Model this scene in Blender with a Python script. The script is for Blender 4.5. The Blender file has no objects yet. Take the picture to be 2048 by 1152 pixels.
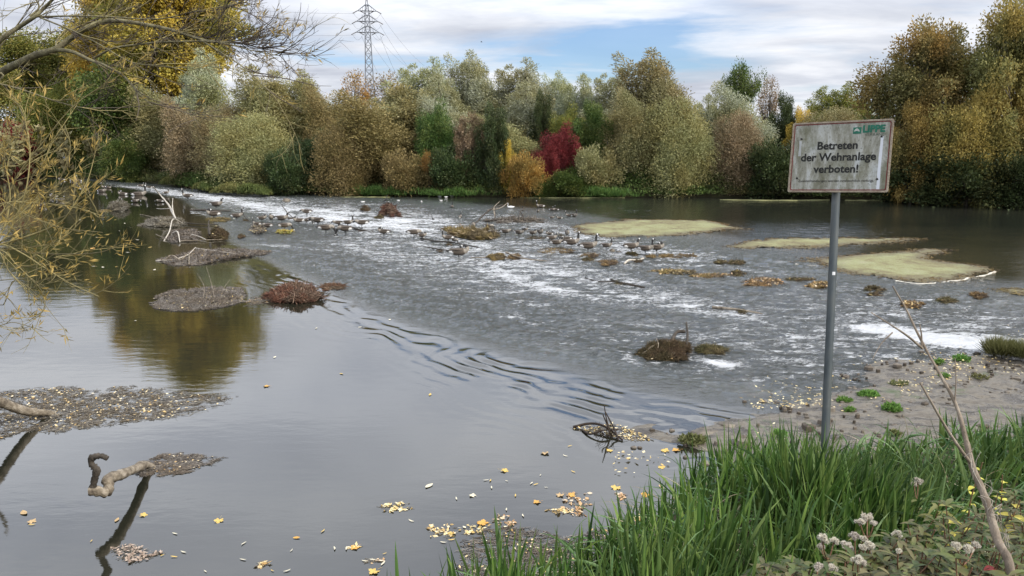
import bpy, math, random
import numpy as np
from mathutils import Vector, Matrix

# ------------------------------------------------------------------ camera, sky, sun, exposure
SC = bpy.context.scene
F = 1530.0                      # focal length in pixels of a 2048 px wide frame
PITCH = math.atan(306 / F)
CAMH = 6.0
cd = bpy.data.cameras.new('camera'); cam = bpy.data.objects.new('camera', cd)
SC.collection.objects.link(cam); SC.camera = cam
cam.location = (0, 0, CAMH)
cam.rotation_euler = (math.pi / 2 - PITCH, 0, 0)
cd.sensor_width = 36.0; cd.lens = 36.0 * F / 2048
cd.clip_start = 0.1; cd.clip_end = 3000

SUN_AZ, SUN_EL = math.radians(120), math.radians(36)
w = bpy.data.worlds.new('World'); SC.world = w; w.use_nodes = True
nt = w.node_tree; nt.nodes.clear()
def N(nt, t, **k):
    n = nt.nodes.new(t)
    for a, v in k.items():
        if a.startswith('i_'):
            n.inputs[a[2:].replace('_', ' ')].default_value = v
        else: setattr(n, a, v)
    return n
def L(nt, a, b): nt.links.new(a, b)
def math_(nt, op, a, b=None, c=None, clamp=False):
    n = nt.nodes.new('ShaderNodeMath'); n.operation = op; n.use_clamp = clamp
    for i, v in enumerate((a, b, c)):
        if v is None: continue
        if isinstance(v, (int, float)): n.inputs[i].default_value = v
        else: nt.links.new(v, n.inputs[i])
    return n.outputs[0]
def ramp(nt, fac, stops, interp='LINEAR'):
    r = nt.nodes.new('ShaderNodeValToRGB'); cr = r.color_ramp; cr.interpolation = interp
    while len(cr.elements) > 1: cr.elements.remove(cr.elements[-1])
    cr.elements[0].position = stops[0][0]; cr.elements[0].color = tuple(stops[0][1]) + (1,)
    for p, c in stops[1:]:
        e = cr.elements.new(p); e.color = tuple(c) + (1,)
    if fac is not None: nt.links.new(fac, r.inputs[0])
    return r.outputs[0]
def g3(v): return (v, v, v)
def mixc(nt, fac, a, b, mode='MIX'):
    m = nt.nodes.new('ShaderNodeMix'); m.data_type = 'RGBA'; m.blend_type = mode
    def setv(i, v):
        if isinstance(v, (tuple, list)): m.inputs[i].default_value = tuple(v) + ((1,) if len(v) == 3 else ())
        elif isinstance(v, (int, float)): m.inputs[i].default_value = v
        else: nt.links.new(v, m.inputs[i])
    setv(0, fac); setv(6, a); setv(7, b)
    return m.outputs[2]
sky = N(nt, 'ShaderNodeTexSky', sky_type='NISHITA', sun_disc=False, sun_elevation=SUN_EL, sun_rotation=SUN_AZ,
        air_density=1.0, dust_density=0.6, ozone_density=1.2)
b1 = N(nt, 'ShaderNodeBackground'); b1.inputs[1].default_value = 0.11
L(nt, mixc(nt, 1.0, sky.outputs[0], (.74, .92, 1.22), 'MULTIPLY'), b1.inputs[0])
tc = N(nt, 'ShaderNodeTexCoord'); sp = N(nt, 'ShaderNodeSeparateXYZ'); L(nt, tc.outputs['Generated'], sp.inputs[0])
zz = math_(nt, 'ADD', math_(nt, 'MAXIMUM', sp.outputs[2], 0.0), 0.10)
cx = math_(nt, 'DIVIDE', sp.outputs[0], zz); cy = math_(nt, 'DIVIDE', sp.outputs[1], zz)
cb = N(nt, 'ShaderNodeCombineXYZ'); L(nt, cx, cb.inputs[0]); L(nt, cy, cb.inputs[1])
mp = N(nt, 'ShaderNodeMapping'); L(nt, cb.outputs[0], mp.inputs[0])
mp.inputs['Location'].default_value = (2.1, 7.15, 0); mp.inputs['Rotation'].default_value = (0, 0, 0); mp.inputs['Scale'].default_value = (0.75, 1.0, 1)
n1 = N(nt, 'ShaderNodeTexNoise', i_Scale=0.62, i_Detail=9.0, i_Roughness=0.55, i_Distortion=0.35); L(nt, mp.outputs[0], n1.inputs[0])
n2 = N(nt, 'ShaderNodeTexNoise', i_Scale=1.1, i_Detail=7.0, i_Roughness=0.55, i_Distortion=0.2); L(nt, mp.outputs[0], n2.inputs[0])
cmask = ramp(nt, n1.outputs[0], [(0.36, g3(0.12)), (0.44, g3(0.72)), (0.52, g3(1))])
ccol = ramp(nt, n2.outputs[0], [(0.34, (0.50, 0.53, 0.61)), (0.47, (0.64, 0.67, 0.74)), (0.58, (0.80, 0.82, 0.87)), (0.7, (0.95, 0.95, 0.97))])
b2 = N(nt, 'ShaderNodeBackground'); L(nt, math_(nt, 'MULTIPLY_ADD', math_(nt, 'MULTIPLY', math_(nt, 'SUBTRACT', sp.outputs[2], .13), 5.0, clamp=True), 1.35, 1.0), b2.inputs[1]); L(nt, ccol, b2.inputs[0])
ms = N(nt, 'ShaderNodeMixShader'); L(nt, cmask, ms.inputs[0]); L(nt, b1.outputs[0], ms.inputs[1]); L(nt, b2.outputs[0], ms.inputs[2])
wo = N(nt, 'ShaderNodeOutputWorld'); L(nt, ms.outputs[0], wo.inputs[0])

sl = bpy.data.lights.new('sun', 'SUN'); sl.energy = 3.4; sl.angle = math.radians(0.8); sl.color = (1.0, 0.93, 0.82)
so = bpy.data.objects.new('sun', sl); SC.collection.objects.link(so)
sdir = Vector((math.sin(SUN_AZ) * math.cos(SUN_EL), math.cos(SUN_AZ) * math.cos(SUN_EL), math.sin(SUN_EL)))
so.rotation_euler = sdir.to_track_quat('Z', 'Y').to_euler(); so.location = (30, -30, 60)
SC.view_settings.view_transform = 'Standard'; SC.view_settings.look = 'None'
SC.view_settings.exposure = 0.2; SC.view_settings.gamma = 1.0
SC.render.engine = 'CYCLES'
SC.cycles.max_bounces = 6; SC.cycles.diffuse_bounces = 3; SC.cycles.glossy_bounces = 3; SC.cycles.transmission_bounces = 3
SC.cycles.transparent_max_bounces = 8; SC.cycles.caustics_reflective = False; SC.cycles.caustics_refractive = False

# ------------------------------------------------------------------ projection helpers
CP, SP = math.cos(PITCH), math.sin(PITCH)
def at_depth(px, py, d):
    """world point seen at photo pixel (px, py), d metres along the view axis"""
    a, b = (px - 1024) / F * d, -(py - 576) / F * d
    return np.array([a, d * CP + b * SP, CAMH - d * SP + b * CP])
def on_plane(px, py, z=0.0):
    v = at_depth(px, py, 1.0); v[2] -= CAMH
    t = (z - CAMH) / v[2]
    return v[0] * t, v[1] * t
def project(x, y, z):
    zc = y * CP - (z - CAMH) * SP; yc = y * SP + (z - CAMH) * CP
    return 1024 + F * x / zc, 576 - F * yc / zc
def at_y(px, py, y):
    """world (x, z) of pixel at world distance y"""
    t = (576 - py) / F
    wz = y * (t * CP - SP) / (CP + t * SP)
    zc = y * CP - wz * SP
    return (px - 1024) / F * zc, wz + CAMH

# ------------------------------------------------------------------ numpy noise
def _h(ix, iy, s):
    n = (ix.astype(np.int64) * 374761393 + iy.astype(np.int64) * 668265263 + s * 1442695041) & 0xffffffff
    n = ((n ^ (n >> 13)) * 1274126177) & 0xffffffff
    return ((n ^ (n >> 16)) & 0xffff) / 65535.0
def vnoise(x, y, s=0):
    x = np.asarray(x, float); y = np.asarray(y, float)
    ix = np.floor(x); iy = np.floor(y); fx = x - ix; fy = y - iy
    fx = fx * fx * (3 - 2 * fx); fy = fy * fy * (3 - 2 * fy)
    a = _h(ix, iy, s); b = _h(ix + 1, iy, s); c = _h(ix, iy + 1, s); d = _h(ix + 1, iy + 1, s)
    return (a + (b - a) * fx) * (1 - fy) + (c + (d - c) * fx) * fy
def fbm(x, y, o=4, s=0):
    t = 0; a = 0.5
    for i in range(o):
        t = t + a * (vnoise(x, y, s + i) - 0.5) * 2; x = x * 2.03 + 3.1; y = y * 2.03 - 1.7; a *= 0.5
    return t
def sstep(a, b, x):
    t = np.clip((x - a) / (b - a), 0, 1); return t * t * (3 - 2 * t)

# ------------------------------------------------------------------ objects
COL = SC.collection
def tag(o, label, cat, group=None, kind=None):
    if label: o['label'] = label
    if cat: o['category'] = cat
    if group: o['group'] = group
    if kind: o['kind'] = kind
    return o
def empty(name, loc, rz=0, label=None, cat=None, group=None):
    o = bpy.data.objects.new(name, None); COL.objects.link(o); o.empty_display_size = 0.2
    o.location = loc; o.rotation_euler = (0, 0, rz); return tag(o, label, cat, group)
class MB:
    """collects vertices and faces"""
    def __init__(s): s.v = []; s.f = []; s.m = []; s.n = 0
    def add(s, v, f, m=0):
        v = np.asarray(v, float).reshape(-1, 3); f = np.asarray(f, int)
        s.v.append(v); s.f.append(f + s.n); s.m.append(np.full(len(f), m) if np.isscalar(m) else np.asarray(m)); s.n += len(v)
    def mesh(s, name, mats, smooth=True):
        me = bpy.data.meshes.new(name)
        v = np.concatenate(s.v); me.vertices.add(len(v)); me.vertices.foreach_set('co', v.ravel())
        loops = np.concatenate([f.ravel() for f in s.f]); tot = np.concatenate([np.full(len(f), f.shape[1]) for f in s.f])
        me.loops.add(len(loops)); me.loops.foreach_set('vertex_index', loops)
        me.polygons.add(len(tot)); me.polygons.foreach_set('loop_start', np.concatenate([[0], np.cumsum(tot)[:-1]]))
        me.polygons.foreach_set('material_index', np.concatenate(s.m).astype(np.int32))
        me.polygons.foreach_set('use_smooth', np.full(len(tot), smooth))
        for mm in mats: me.materials.append(mm)
        me.update(calc_edges=True); return me
    def build(s, name, mats, parent=None, smooth=True):
        if not isinstance(mats, (list, tuple)): mats = [mats]
        o = bpy.data.objects.new(name, s.mesh(name, mats, smooth)); COL.objects.link(o)
        if parent: o.parent = parent
        return o
def tube(mb, pts, rad, n=6, m=0, cap=True, squash=None):
    """loft along pts; rad scalar or list, squash = (list of) height/width ratio"""
    P = np.asarray(pts, float); k = len(P); R = np.full(k, rad) if np.isscalar(rad) else np.asarray(rad, float)
    T = np.gradient(P, axis=0); T /= np.linalg.norm(T, axis=1)[:, None] + 1e-12
    ref = np.array([0, 0, 1.0]) if abs(T[0][2]) < 0.9 else np.array([1.0, 0, 0])
    A = np.cross(ref, T[0]); A /= np.linalg.norm(A); V = []
    ang = np.arange(n) * 2 * math.pi / n
    for i in range(k):
        A = A - T[i] * A.dot(T[i]); A /= np.linalg.norm(A) + 1e-12; B = np.cross(T[i], A)
        q = 1 if squash is None else (squash if np.isscalar(squash) else squash[i])
        V.append(P[i] + R[i] * (np.cos(ang)[:, None] * A + q * np.sin(ang)[:, None] * B))
    V = np.concatenate(V); f = []
    for i in range(k - 1):
        for j in range(n):
            f.append((i * n + j, i * n + (j + 1) % n, (i + 1) * n + (j + 1) % n, (i + 1) * n + j))
    mm = m if np.isscalar(m) else np.repeat(np.asarray(m)[:k - 1], n)
    mb.add(V, f, mm)
    if cap:
        for i, fl in ((0, 1), (k - 1, 0)):
            c = P[i]; ring = V[i * n:(i + 1) * n]
            mb.add(np.vstack([ring, c]), [((j + 1) % n, j, n) if fl else (j, (j + 1) % n, n) for j in range(n)], m if np.isscalar(m) else m[min(i, k - 2)])
def smooth_path(pts, k=6):
    P = [np.asarray(p, float) for p in pts]; P = [2 * P[0] - P[1]] + P + [2 * P[-1] - P[-2]]; out = []
    for i in range(1, len(P) - 2):
        for j in range(k):
            t = j / k; a, b, c, d = P[i - 1:i + 3]
            out.append(.5 * (2 * b + (c - a) * t + (2 * a - 5 * b + 4 * c - d) * t * t + (3 * b - a - 3 * c + d) * t ** 3))
    out.append(P[-2]); return np.array(out)
def nrm(v): return v / (np.linalg.norm(v, axis=-1, keepdims=True) + 1e-9)
def leaves(mb, C, D, ln, wd, rng, m=0, fold=0.25):
    """rhombic leaves: base C, direction D"""
    n = len(C); D = nrm(D); q = nrm(np.cross(D, rng.normal(size=(n, 3)))); up = np.cross(D, q)
    ln = np.broadcast_to(ln, n)[:, None]; wd = np.broadcast_to(wd, n)[:, None]
    mid = C + D * ln * .45 + up * wd * fold
    V = np.stack([C, mid + q * wd * .5, C + D * ln, mid - q * wd * .5], 1).reshape(-1, 3)
    mb.add(V, np.arange(4 * n).reshape(-1, 4), m)
def sticks(mb, C, D, ln, r, m=0):
    n = len(C); D = nrm(D); ref = np.tile([0.0, 0, 1.0], (n, 1)); ref[np.abs(D[:, 2]) > .9] = [1, 0, 0]
    A = nrm(np.cross(D, ref)); B = np.cross(D, A); ln = np.broadcast_to(ln, n)[:, None]; r = np.broadcast_to(r, n)[:, None]
    V = []
    for e, k in ((-.5, 1.0), (.5, .5)):
        for a in (math.pi / 2, math.pi * 7 / 6, math.pi * 11 / 6):
            V.append(C + D * ln * e + (A * math.cos(a) + B * math.sin(a)) * r * k)
    V = np.stack(V, 1).reshape(-1, 3); b = np.arange(n)[:, None] * 6
    mb.add(V, np.concatenate([b + [0, 1, 4, 3], b + [1, 2, 5, 4], b + [2, 0, 3, 5]]), m)
    mb.add(V, np.concatenate([b + [0, 2, 1], b + [3, 4, 5]]), m)
def surf(name, rows, cols, X, Y, Z, mat, attrs=None, parent=None):
    v = np.stack([X, Y, Z], -1).reshape(-1, 3); i = np.arange(rows - 1)[:, None] * cols + np.arange(cols - 1)[None]
    f = np.stack([i, i + 1, i + cols + 1, i + cols], -1).reshape(-1, 4); mb = MB(); mb.add(v, f)
    o = mb.build(name, mat, parent)
    for k, a in (attrs or {}).items():
        at = o.data.attributes.new(k, 'FLOAT', 'POINT'); at.data.foreach_set('value', a.astype(np.float32).ravel())
    return o

# ------------------------------------------------------------------ materials
def mat(name):
    m = bpy.data.materials.new(name); m.use_nodes = True; nt = m.node_tree; nt.nodes.clear()
    o = nt.nodes.new('ShaderNodeOutputMaterial'); p = nt.nodes.new('ShaderNodeBsdfPrincipled'); nt.links.new(p.outputs[0], o.inputs[0])
    return m, nt, p, o
def noise_(nt, scale, detail=4, rough=.5, vec=None, dist=0):
    n = N(nt, 'ShaderNodeTexNoise', i_Scale=scale, i_Detail=detail, i_Roughness=rough, i_Distortion=dist)
    if vec is not None: nt.links.new(vec, n.inputs[0])
    return n.outputs[0]
def objco(nt): return N(nt, 'ShaderNodeTexCoord').outputs['Object']
def scaled(nt, vec, s, r=(0, 0, 0)):
    m = N(nt, 'ShaderNodeMapping'); nt.links.new(vec, m.inputs[0]); m.inputs['Scale'].default_value = s; m.inputs['Rotation'].default_value = r
    return m.outputs[0]
def bump(nt, p, h, st=.5, dist=.02):
    b = N(nt, 'ShaderNodeBump'); b.inputs['Strength'].default_value = st; b.inputs['Distance'].default_value = dist
    nt.links.new(h, b.inputs['Height']); nt.links.new(b.outputs[0], p.inputs['Normal'])
def simple(name, cols, scale=3, rough=.8, detail=5, bs=.4, bd=.02, stretch=(1, 1, 1), spec=.3):
    m, nt, p, o = mat(name); v = scaled(nt, objco(nt), stretch); n = noise_(nt, scale, detail, .6, v)
    k = len(cols); c = ramp(nt, n, [(0.3 + .4 * i / max(1, k - 1), cc) for i, cc in enumerate(cols)])
    nt.links.new(c, p.inputs['Base Color']); p.inputs['Roughness'].default_value = rough; p.inputs['Specular IOR Level'].default_value = spec
    bump(nt, p, noise_(nt, scale * 4, 4, .6, v), bs, bd); return m
def island(name, cols, rough=.7, transl=0.0, var_scale=.35, cols2=None, gloss=.25):
    """foliage or litter: every leaf or twig takes its own colour, clumps drift between two palettes"""
    m, nt, p, o = mat(name); r = N(nt, 'ShaderNodeNewGeometry').outputs['Random Per Island']
    k = len(cols); c = ramp(nt, r, [(i / (k - 1), cc) for i, cc in enumerate(cols)])
    if cols2:
        k = len(cols2); c2 = ramp(nt, r, [(i / (k - 1), cc) for i, cc in enumerate(cols2)])
        nz = noise_(nt, var_scale, 3, .6, objco(nt)); c = mixc(nt, ramp(nt, nz, [(.42, g3(0)), (.58, g3(1))]), c, c2)
    inf = N(nt, 'ShaderNodeObjectInfo').outputs['Random']
    hs = N(nt, 'ShaderNodeHueSaturation'); nt.links.new(c, hs.inputs['Color'])
    nt.links.new(math_(nt, 'MULTIPLY_ADD', inf, .035, .4825), hs.inputs['Hue']); nt.links.new(math_(nt, 'MULTIPLY_ADD', inf, .25, 1.02 if transl else .9), hs.inputs['Value']); hs.inputs['Saturation'].default_value = .94
    c = hs.outputs[0]
    nt.links.new(c, p.inputs['Base Color']); p.inputs['Roughness'].default_value = rough; p.inputs['Specular IOR Level'].default_value = gloss
    if transl:
        t = N(nt, 'ShaderNodeBsdfTranslucent'); nt.links.new(c, t.inputs[0]); mx = N(nt, 'ShaderNodeMixShader'); mx.inputs[0].default_value = transl
        nt.links.new(p.outputs[0], mx.inputs[1]); nt.links.new(t.outputs[0], mx.inputs[2]); nt.links.new(mx.outputs[0], o.inputs[0])
    return m
# ------------------------------------------------------------------ river: shape functions
def seg_dist(x, y, P):
    """signed distance to polyline P (left of travel = positive)"""
    best = np.full(x.shape, 1e9); sg = np.ones(x.shape)
    for (ax, ay), (bx, by) in zip(P[:-1], P[1:]):
        dx, dy = bx - ax, by - ay; l2 = dx * dx + dy * dy
        t = np.clip(((x - ax) * dx + (y - ay) * dy) / l2, 0, 1)
        d = np.hypot(x - ax - t * dx, y - ay - t * dy); c = dx * (y - ay) - dy * (x - ax)
        k = d < best; best = np.where(k, d, best); sg = np.where(k, np.where(c >= 0, 1., -1.), sg)
    return best * sg
CREST_PX = [(-500, 352), (100, 359), (160, 362), (240, 377), (330, 400), (380, 440), (410, 485), (480, 522), (560, 562), (620, 600), (760, 672), (900, 742), (1050, 802), (1180, 846), (1250, 866), (1420, 905)]
CREST = [on_plane(*p) for p in CREST_PX] + [(9.0, 9.0)]
# travelling from far left to the near right, the river below the crest lies to the left
FOAM_GLINTS = [  # white water bands, plus river glints painted in the same white
 [(165, 364, 2, .4), (250, 372, 5, .55), (350, 383, 9, .8), (450, 397, 13, .95), (560, 413, 17, .9), (700, 428, 25, .9), (800, 440, 32, .82), (900, 460, 40, .72), (1000, 500, 42, .68), (1150, 545, 34, .72), (1300, 578, 30, .68), (1450, 605, 26, .62), (1600, 622, 22, .5), (1750, 640, 15, .3)],
 [(620, 455, 8, .3), (720, 470, 16, .55), (850, 490, 16, .62), (1000, 535, 16, .72), (1120, 570, 16, .75), (1300, 600, 18, .6)],
 [(960, 600, 14, .2), (1020, 618, 18, .5), (1100, 655, 22, .55), (1180, 688, 16, .5), (1280, 700, 10, .25)],
 [(1250, 640, 20, .3), (1400, 655, 24, .48), (1550, 662, 22, .6), (1660, 640, 12, .7), (1700, 634, 9, 1.0), (1760, 645, 12, 1.35), (1850, 660, 15, 1.45), (1950, 672, 17, 1.35), (2300, 690, 20, 1.1)],
 [(1500, 700, 25, .3), (1700, 690, 30, .45), (1900, 640, 18, .5), (2100, 620, 20, .4)],
 [(440, 489, 2, .2), (500, 487, 3, .6), (580, 490, 3, .7), (680, 497, 4, .3)],
 [(380, 425, 6, .5), (440, 430, 6, .4), (480, 455, 6, .35), (520, 440, 8, .3), (640, 440, 10, .5)],
 [(1235, 708, 8, .3), (1255, 708, 9, 1.0), (1290, 722, 6, .6), (1330, 726, 4, .2)],
 [(1390, 700, 6, .4), (1420, 708, 6, .9), (1465, 714, 7, .8), (1500, 718, 6, .2)],
 [(1040, 470, 18, .35), (1150, 478, 20, .35), (1300, 515, 18, .4), (1450, 535, 20, .35), (1600, 560, 18, .3), (1750, 590, 18, .3)],
 [(600, 402, 5, .5), (700, 408, 6, .55), (850, 412, 8, .4), (1050, 415, 12, .25), (1250, 420, 14, .25), (1420, 425, 12, .1)],
 [(1520, 455, 16, .1), (1650, 450, 18, .35), (1760, 460, 12, .3), (1820, 470, 8, .1)],  # sky glints on the far river, painted as white flecks
]
def foam_glint_at(x, y):
    px, py = project(x, y, 0 * x); out = np.zeros(x.shape)
    for b in FOAM_GLINTS:
        b = np.array(b, float); yc = np.interp(px, b[:, 0], b[:, 1]); wd = np.interp(px, b[:, 0], b[:, 2]) * 1.35
        s = np.interp(px, b[:, 0], b[:, 3], left=0, right=0); out = np.maximum(out, s * np.exp(-((py - yc) / wd) ** 2))
    return out
def foam_glint_all(x, y, dc, r):
    return np.maximum(np.minimum(foam_glint_at(x, y), .84 + .5 * (foam_glint_at(x, y) > 1)) * (.72 + .45 * vnoise(x * .5 + y * .3, y * .35, 13)), .56 * sstep(.45, .9, r) * sstep(2, 7, dc) * (.45 + .75 * vnoise(x * .22, y * .12, 77)))
RAP = [on_plane(*p) for p in [(-500, 351), (160, 360), (560, 392), (760, 398), (1000, 425), (1150, 455), (1400, 505), (1600, 555), (1800, 590), (2048, 615), (2600, 650)]]
def rapids(x, y, dc):
    """1 in the white water, 0 in the pool above the crest, 0.25 in the river beyond"""
    dr = seg_dist(x, y, RAP)
    far = 1 - 0.945 * sstep(-2.5, 9, dr) * (1 - .05 * vnoise(x * .1, y * .1, 4))
    yy = sstep(26, 16, y); return sstep(.6 + 1.2 * yy, 3.5 + 4.0 * yy, dc) * far
def water_z(x, y, fine=True):
    x = np.asarray(x, float); y = np.asarray(y, float)
    dc = seg_dist(x, y, CREST); r = rapids(x, y, dc)
    D = np.hypot(x, y)
    z = -0.30 * sstep(0, 9, dc)
    if not fine: return z
    lod = np.clip(D / 20, .6, 3)
    ny = fbm(x * .5, y * .5, 2, 5)
    z = z + .017 * np.exp(-((dc - 1.9) / 2.1) ** 2) * np.sin(dc * 2 * math.pi / (.58 + .03 * dc) + 11 * ny + 2 * fbm(x * 1.5, y * 1.5, 2, 23)) * (.15 + 1.6 * vnoise(x * 1.1 - y * .3, y * .8, 19) ** 2) * sstep(60, 30, D) * (.6 + .8 * vnoise(x * .35, y * .35, 9))
    z = z - .016 * np.exp(-((dc - .25) / .16) ** 2) * sstep(45, 25, D) * (.4 + .9 * vnoise(x * .8, y * .5, 29))
    z = z + .02 * np.exp(-((dc - 2.5) / 1.8) ** 2) * fbm(x * 1.4 + y * .4, y * 3, 2, 8)
    rr = sstep(0, 1, r)
    u = (x * .93 - y * .37) * .8; v = (x * .37 + y * .93) * 1.15
    z = z + rr * (.10 * fbm(u * .45, v * .8, 3, 11) + .13 * (.25 - np.abs(fbm(u * 1.2, v * 2.2, 4, 21)))) 
    fo = foam_glint_at(x, y); z = z + .09 * np.minimum(fo, 1.2) * (fbm(u * 1.8, v * 3.2, 3, 31) + .3)
    z = z + (1 - rr) * .0012 * fbm(x * .9, y * 1.6, 3, 41) * sstep(-1, -4, dc) * lod
    z = z + .060 * sstep(.08, .5, r) * (.2 - np.abs(fbm(u * 2.4, v * 4, 3, 51))) + .010 * sstep(.02, .15, r) * fbm(x * 2.2, y * 4, 2, 52) + .010 * sstep(3, 9, dc) * (1 - rr) * fbm(x * 1.2, y * 2.6, 3, 55) * (.2 + 1.6 * vnoise(x * .12, y * .2, 57))
    return z
def on_water(px, py):
    x, y = on_plane(px, py)
    for _ in range(3):
        z = float(water_z(np.array([x]), np.array([y]), False)[0]); x, y = on_plane(px, py, z)
    return np.array([x, y, z])
def m_per_px(px, py):
    p = on_water(px, py); return (p[1] * CP - (p[2] - CAMH) * SP) / F

# ------------------------------------------------------------------ water sheet
def river():
    rows, cols = 900, 900
    r = 5.0 * (190 / 5.0) ** (np.linspace(0, 1, rows) ** 1.0); a = np.radians(np.linspace(-58, 58, cols))
    Rr, A = np.meshgrid(r, a, indexing='ij'); X = Rr * np.sin(A); Y = Rr * np.cos(A)
    Z = water_z(X, Y); dc = seg_dist(X, Y, CREST)
    m, nt, p, o = mat('river_water')
    at = lambda k: N(nt, 'ShaderNodeAttribute', attribute_name=k).outputs['Fac']
    foam, rap = at('foam'), at('turbulence')
    geo = N(nt, 'ShaderNodeNewGeometry').outputs['Position']
    v1 = scaled(nt, geo, (.62, 2.0, 1), (0, 0, .38)); v2 = scaled(nt, geo, (.7, 1.7, 1), (0, 0, .38))
    nb = math_(nt, 'ADD', math_(nt, 'MULTIPLY', noise_(nt, 2.2, 7, .68, v1, .6), 1.0), math_(nt, 'MULTIPLY', noise_(nt, 7, 4, .6, v1), .5))
    calm = noise_(nt, 1.3, 3, .5, scaled(nt, geo, (1, 2.6, 1)))
    h = math_(nt, 'ADD', math_(nt, 'MULTIPLY', nb, math_(nt, 'MULTIPLY_ADD', math_(nt, 'POWER', rap, 1.35), .42, .0007)), math_(nt, 'MULTIPLY', calm, .0028))
    # foam, and the glints painted along with it, break up into flecks
    fn = noise_(nt, 5.5, 8, .72, v2, .8); fn2 = noise_(nt, 1.1, 4, .6, v1, .3)
    fs = math_(nt, 'ADD', math_(nt, 'MULTIPLY', fn, .75), math_(nt, 'MULTIPLY', fn2, .45))
    th = math_(nt, 'SUBTRACT', .775, math_(nt, 'MULTIPLY', foam, .31))
    fm = math_(nt, 'MULTIPLY', math_(nt, 'SUBTRACT', fs, th), 9, clamp=True)
    fm = math_(nt, 'MULTIPLY', fm, math_(nt, 'MULTIPLY', foam, 12, clamp=True), clamp=True)
    fm = math_(nt, 'MULTIPLY', fm, .93)
    h = math_(nt, 'ADD', h, math_(nt, 'MULTIPLY', math_(nt, 'MULTIPLY', fn, fm), .07))
    bp = N(nt, 'ShaderNodeBump'); bp.inputs['Strength'].default_value = 1.0; bp.inputs['Distance'].default_value = 1.0
    nt.links.new(h, bp.inputs['Height']); nt.links.new(bp.outputs[0], p.inputs['Normal'])
    silt = ramp(nt, noise_(nt, .12, 3, .5, geo), [(.35, (.012, .013, .009)), (.65, (.022, .021, .014))])
    rr = ramp(nt, rap, [(0, g3(0)), (.6, g3(1))])
    base = mixc(nt, rr, silt, (.048, .056, .052))
    nt.links.new(mixc(nt, fm, base, (.82, .84, .86)), p.inputs['Base Color'])
    nt.links.new(math_(nt, 'ADD', math_(nt, 'MULTIPLY', fm, .5), math_(nt, 'MULTIPLY_ADD', rap, .10, .02)), p.inputs['Roughness'])
    p.inputs['IOR'].default_value = 1.82
    o2 = surf('river_water', rows, cols, X, Y, Z, m, {'foam': foam_glint_all(X, Y, dc, rapids(X, Y, dc)), 'turbulence': rapids(X, Y, dc)})
    return tag(o2, None, None, kind='structure')
river()

# ------------------------------------------------------------------ ground
BRINK = [(-60, 36), (-30, 26), (-18, 20), (-13.5, 14), (-11, 9), (-8, 4.5), (-5, 2.2), (-2.5, 1.3), (-.9, 2.05), (-.3, 2.75), (.25, 3.2), (.8, 4.0), (1.45, 5.0), (2.1, 5.4), (3.2, 5.9), (5, 6.6), (8, 8.2), (14, 12), (24, 20), (60, 44)]
FARB = [on_plane(*p) for p in [(-3000, 352), (-500, 349), (0, 351), (170, 356), (270, 361), (400, 377), (540, 386), (620, 384), (800, 387), (1200, 389), (1500, 390), (1650, 393), (2048, 399), (2900, 420)]]
def bank_top(x, y): return 4.4 - .155 * np.clip(y, -3, 7) - .02 * np.abs(x) + .05 * fbm(x * .8, y * .8, 3, 61)
def ground_z(x, y):
    d = seg_dist(x, y, BRINK)           # > 0 : towards the river
    top = bank_top(x, y)
    z1 = np.where(d < 0, top, top - 1.35 * d + .15 * fbm(x, y, 3, 71)); z1 = np.maximum(z1, -1.2)
    df = seg_dist(x, y, FARB)
    z2 = -1.2 + 2.6 * sstep(-1.0, 4.0, df) + .25 * fbm(x * .1, y * .1, 3, 81) + 1.0 * sstep(10, 60, df)
    return np.maximum(z1, z2)
def ground():
    rows, cols = 420, 560
    r = .2 * (900 / .2) ** np.linspace(0, 1, rows); a = np.linspace(-math.pi, math.pi, cols)
    Rr, A = np.meshgrid(r, a, indexing='ij'); X = Rr * np.sin(A); Y = Rr * np.cos(A); Z = ground_z(X, Y)
    m = simple('ground_soil', [(.02, .018, .01), (.05, .045, .02), (.05, .06, .02)], 1.5, .95, 8, .8, .05)
    return tag(surf('ground', rows, cols, X, Y, Z, m), None, None, kind='structure')
ground()
MUD_PX = [(1240, 862), (1300, 850), (1345, 866), (1400, 850), (1440, 832), (1500, 815), (1560, 800), (1640, 770), (1700, 745), (1690, 720), (1760, 695), (1830, 700), (1900, 690), (2000, 683), (2500, 690), (2900, 900), (2700, 1400), (2048, 1250), (1700, 1050), (1500, 960), (1420, 925), (1350, 890), (1280, 880)]
MUD = [on_plane(*p) for p in MUD_PX] + [on_plane(*MUD_PX[0])]
def mud_d(x, y):
    d = np.abs(seg_dist(x, y, MUD)); ins = np.zeros(x.shape, bool)
    for (ax, ay), (bx, by) in zip(MUD[:-1], MUD[1:]):
        c = ((ay > y) != (by > y)) & (x < (bx - ax) * (y - ay) / (by - ay + 1e-12) + ax); ins ^= c
    return np.where(ins, d, -d)
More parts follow.
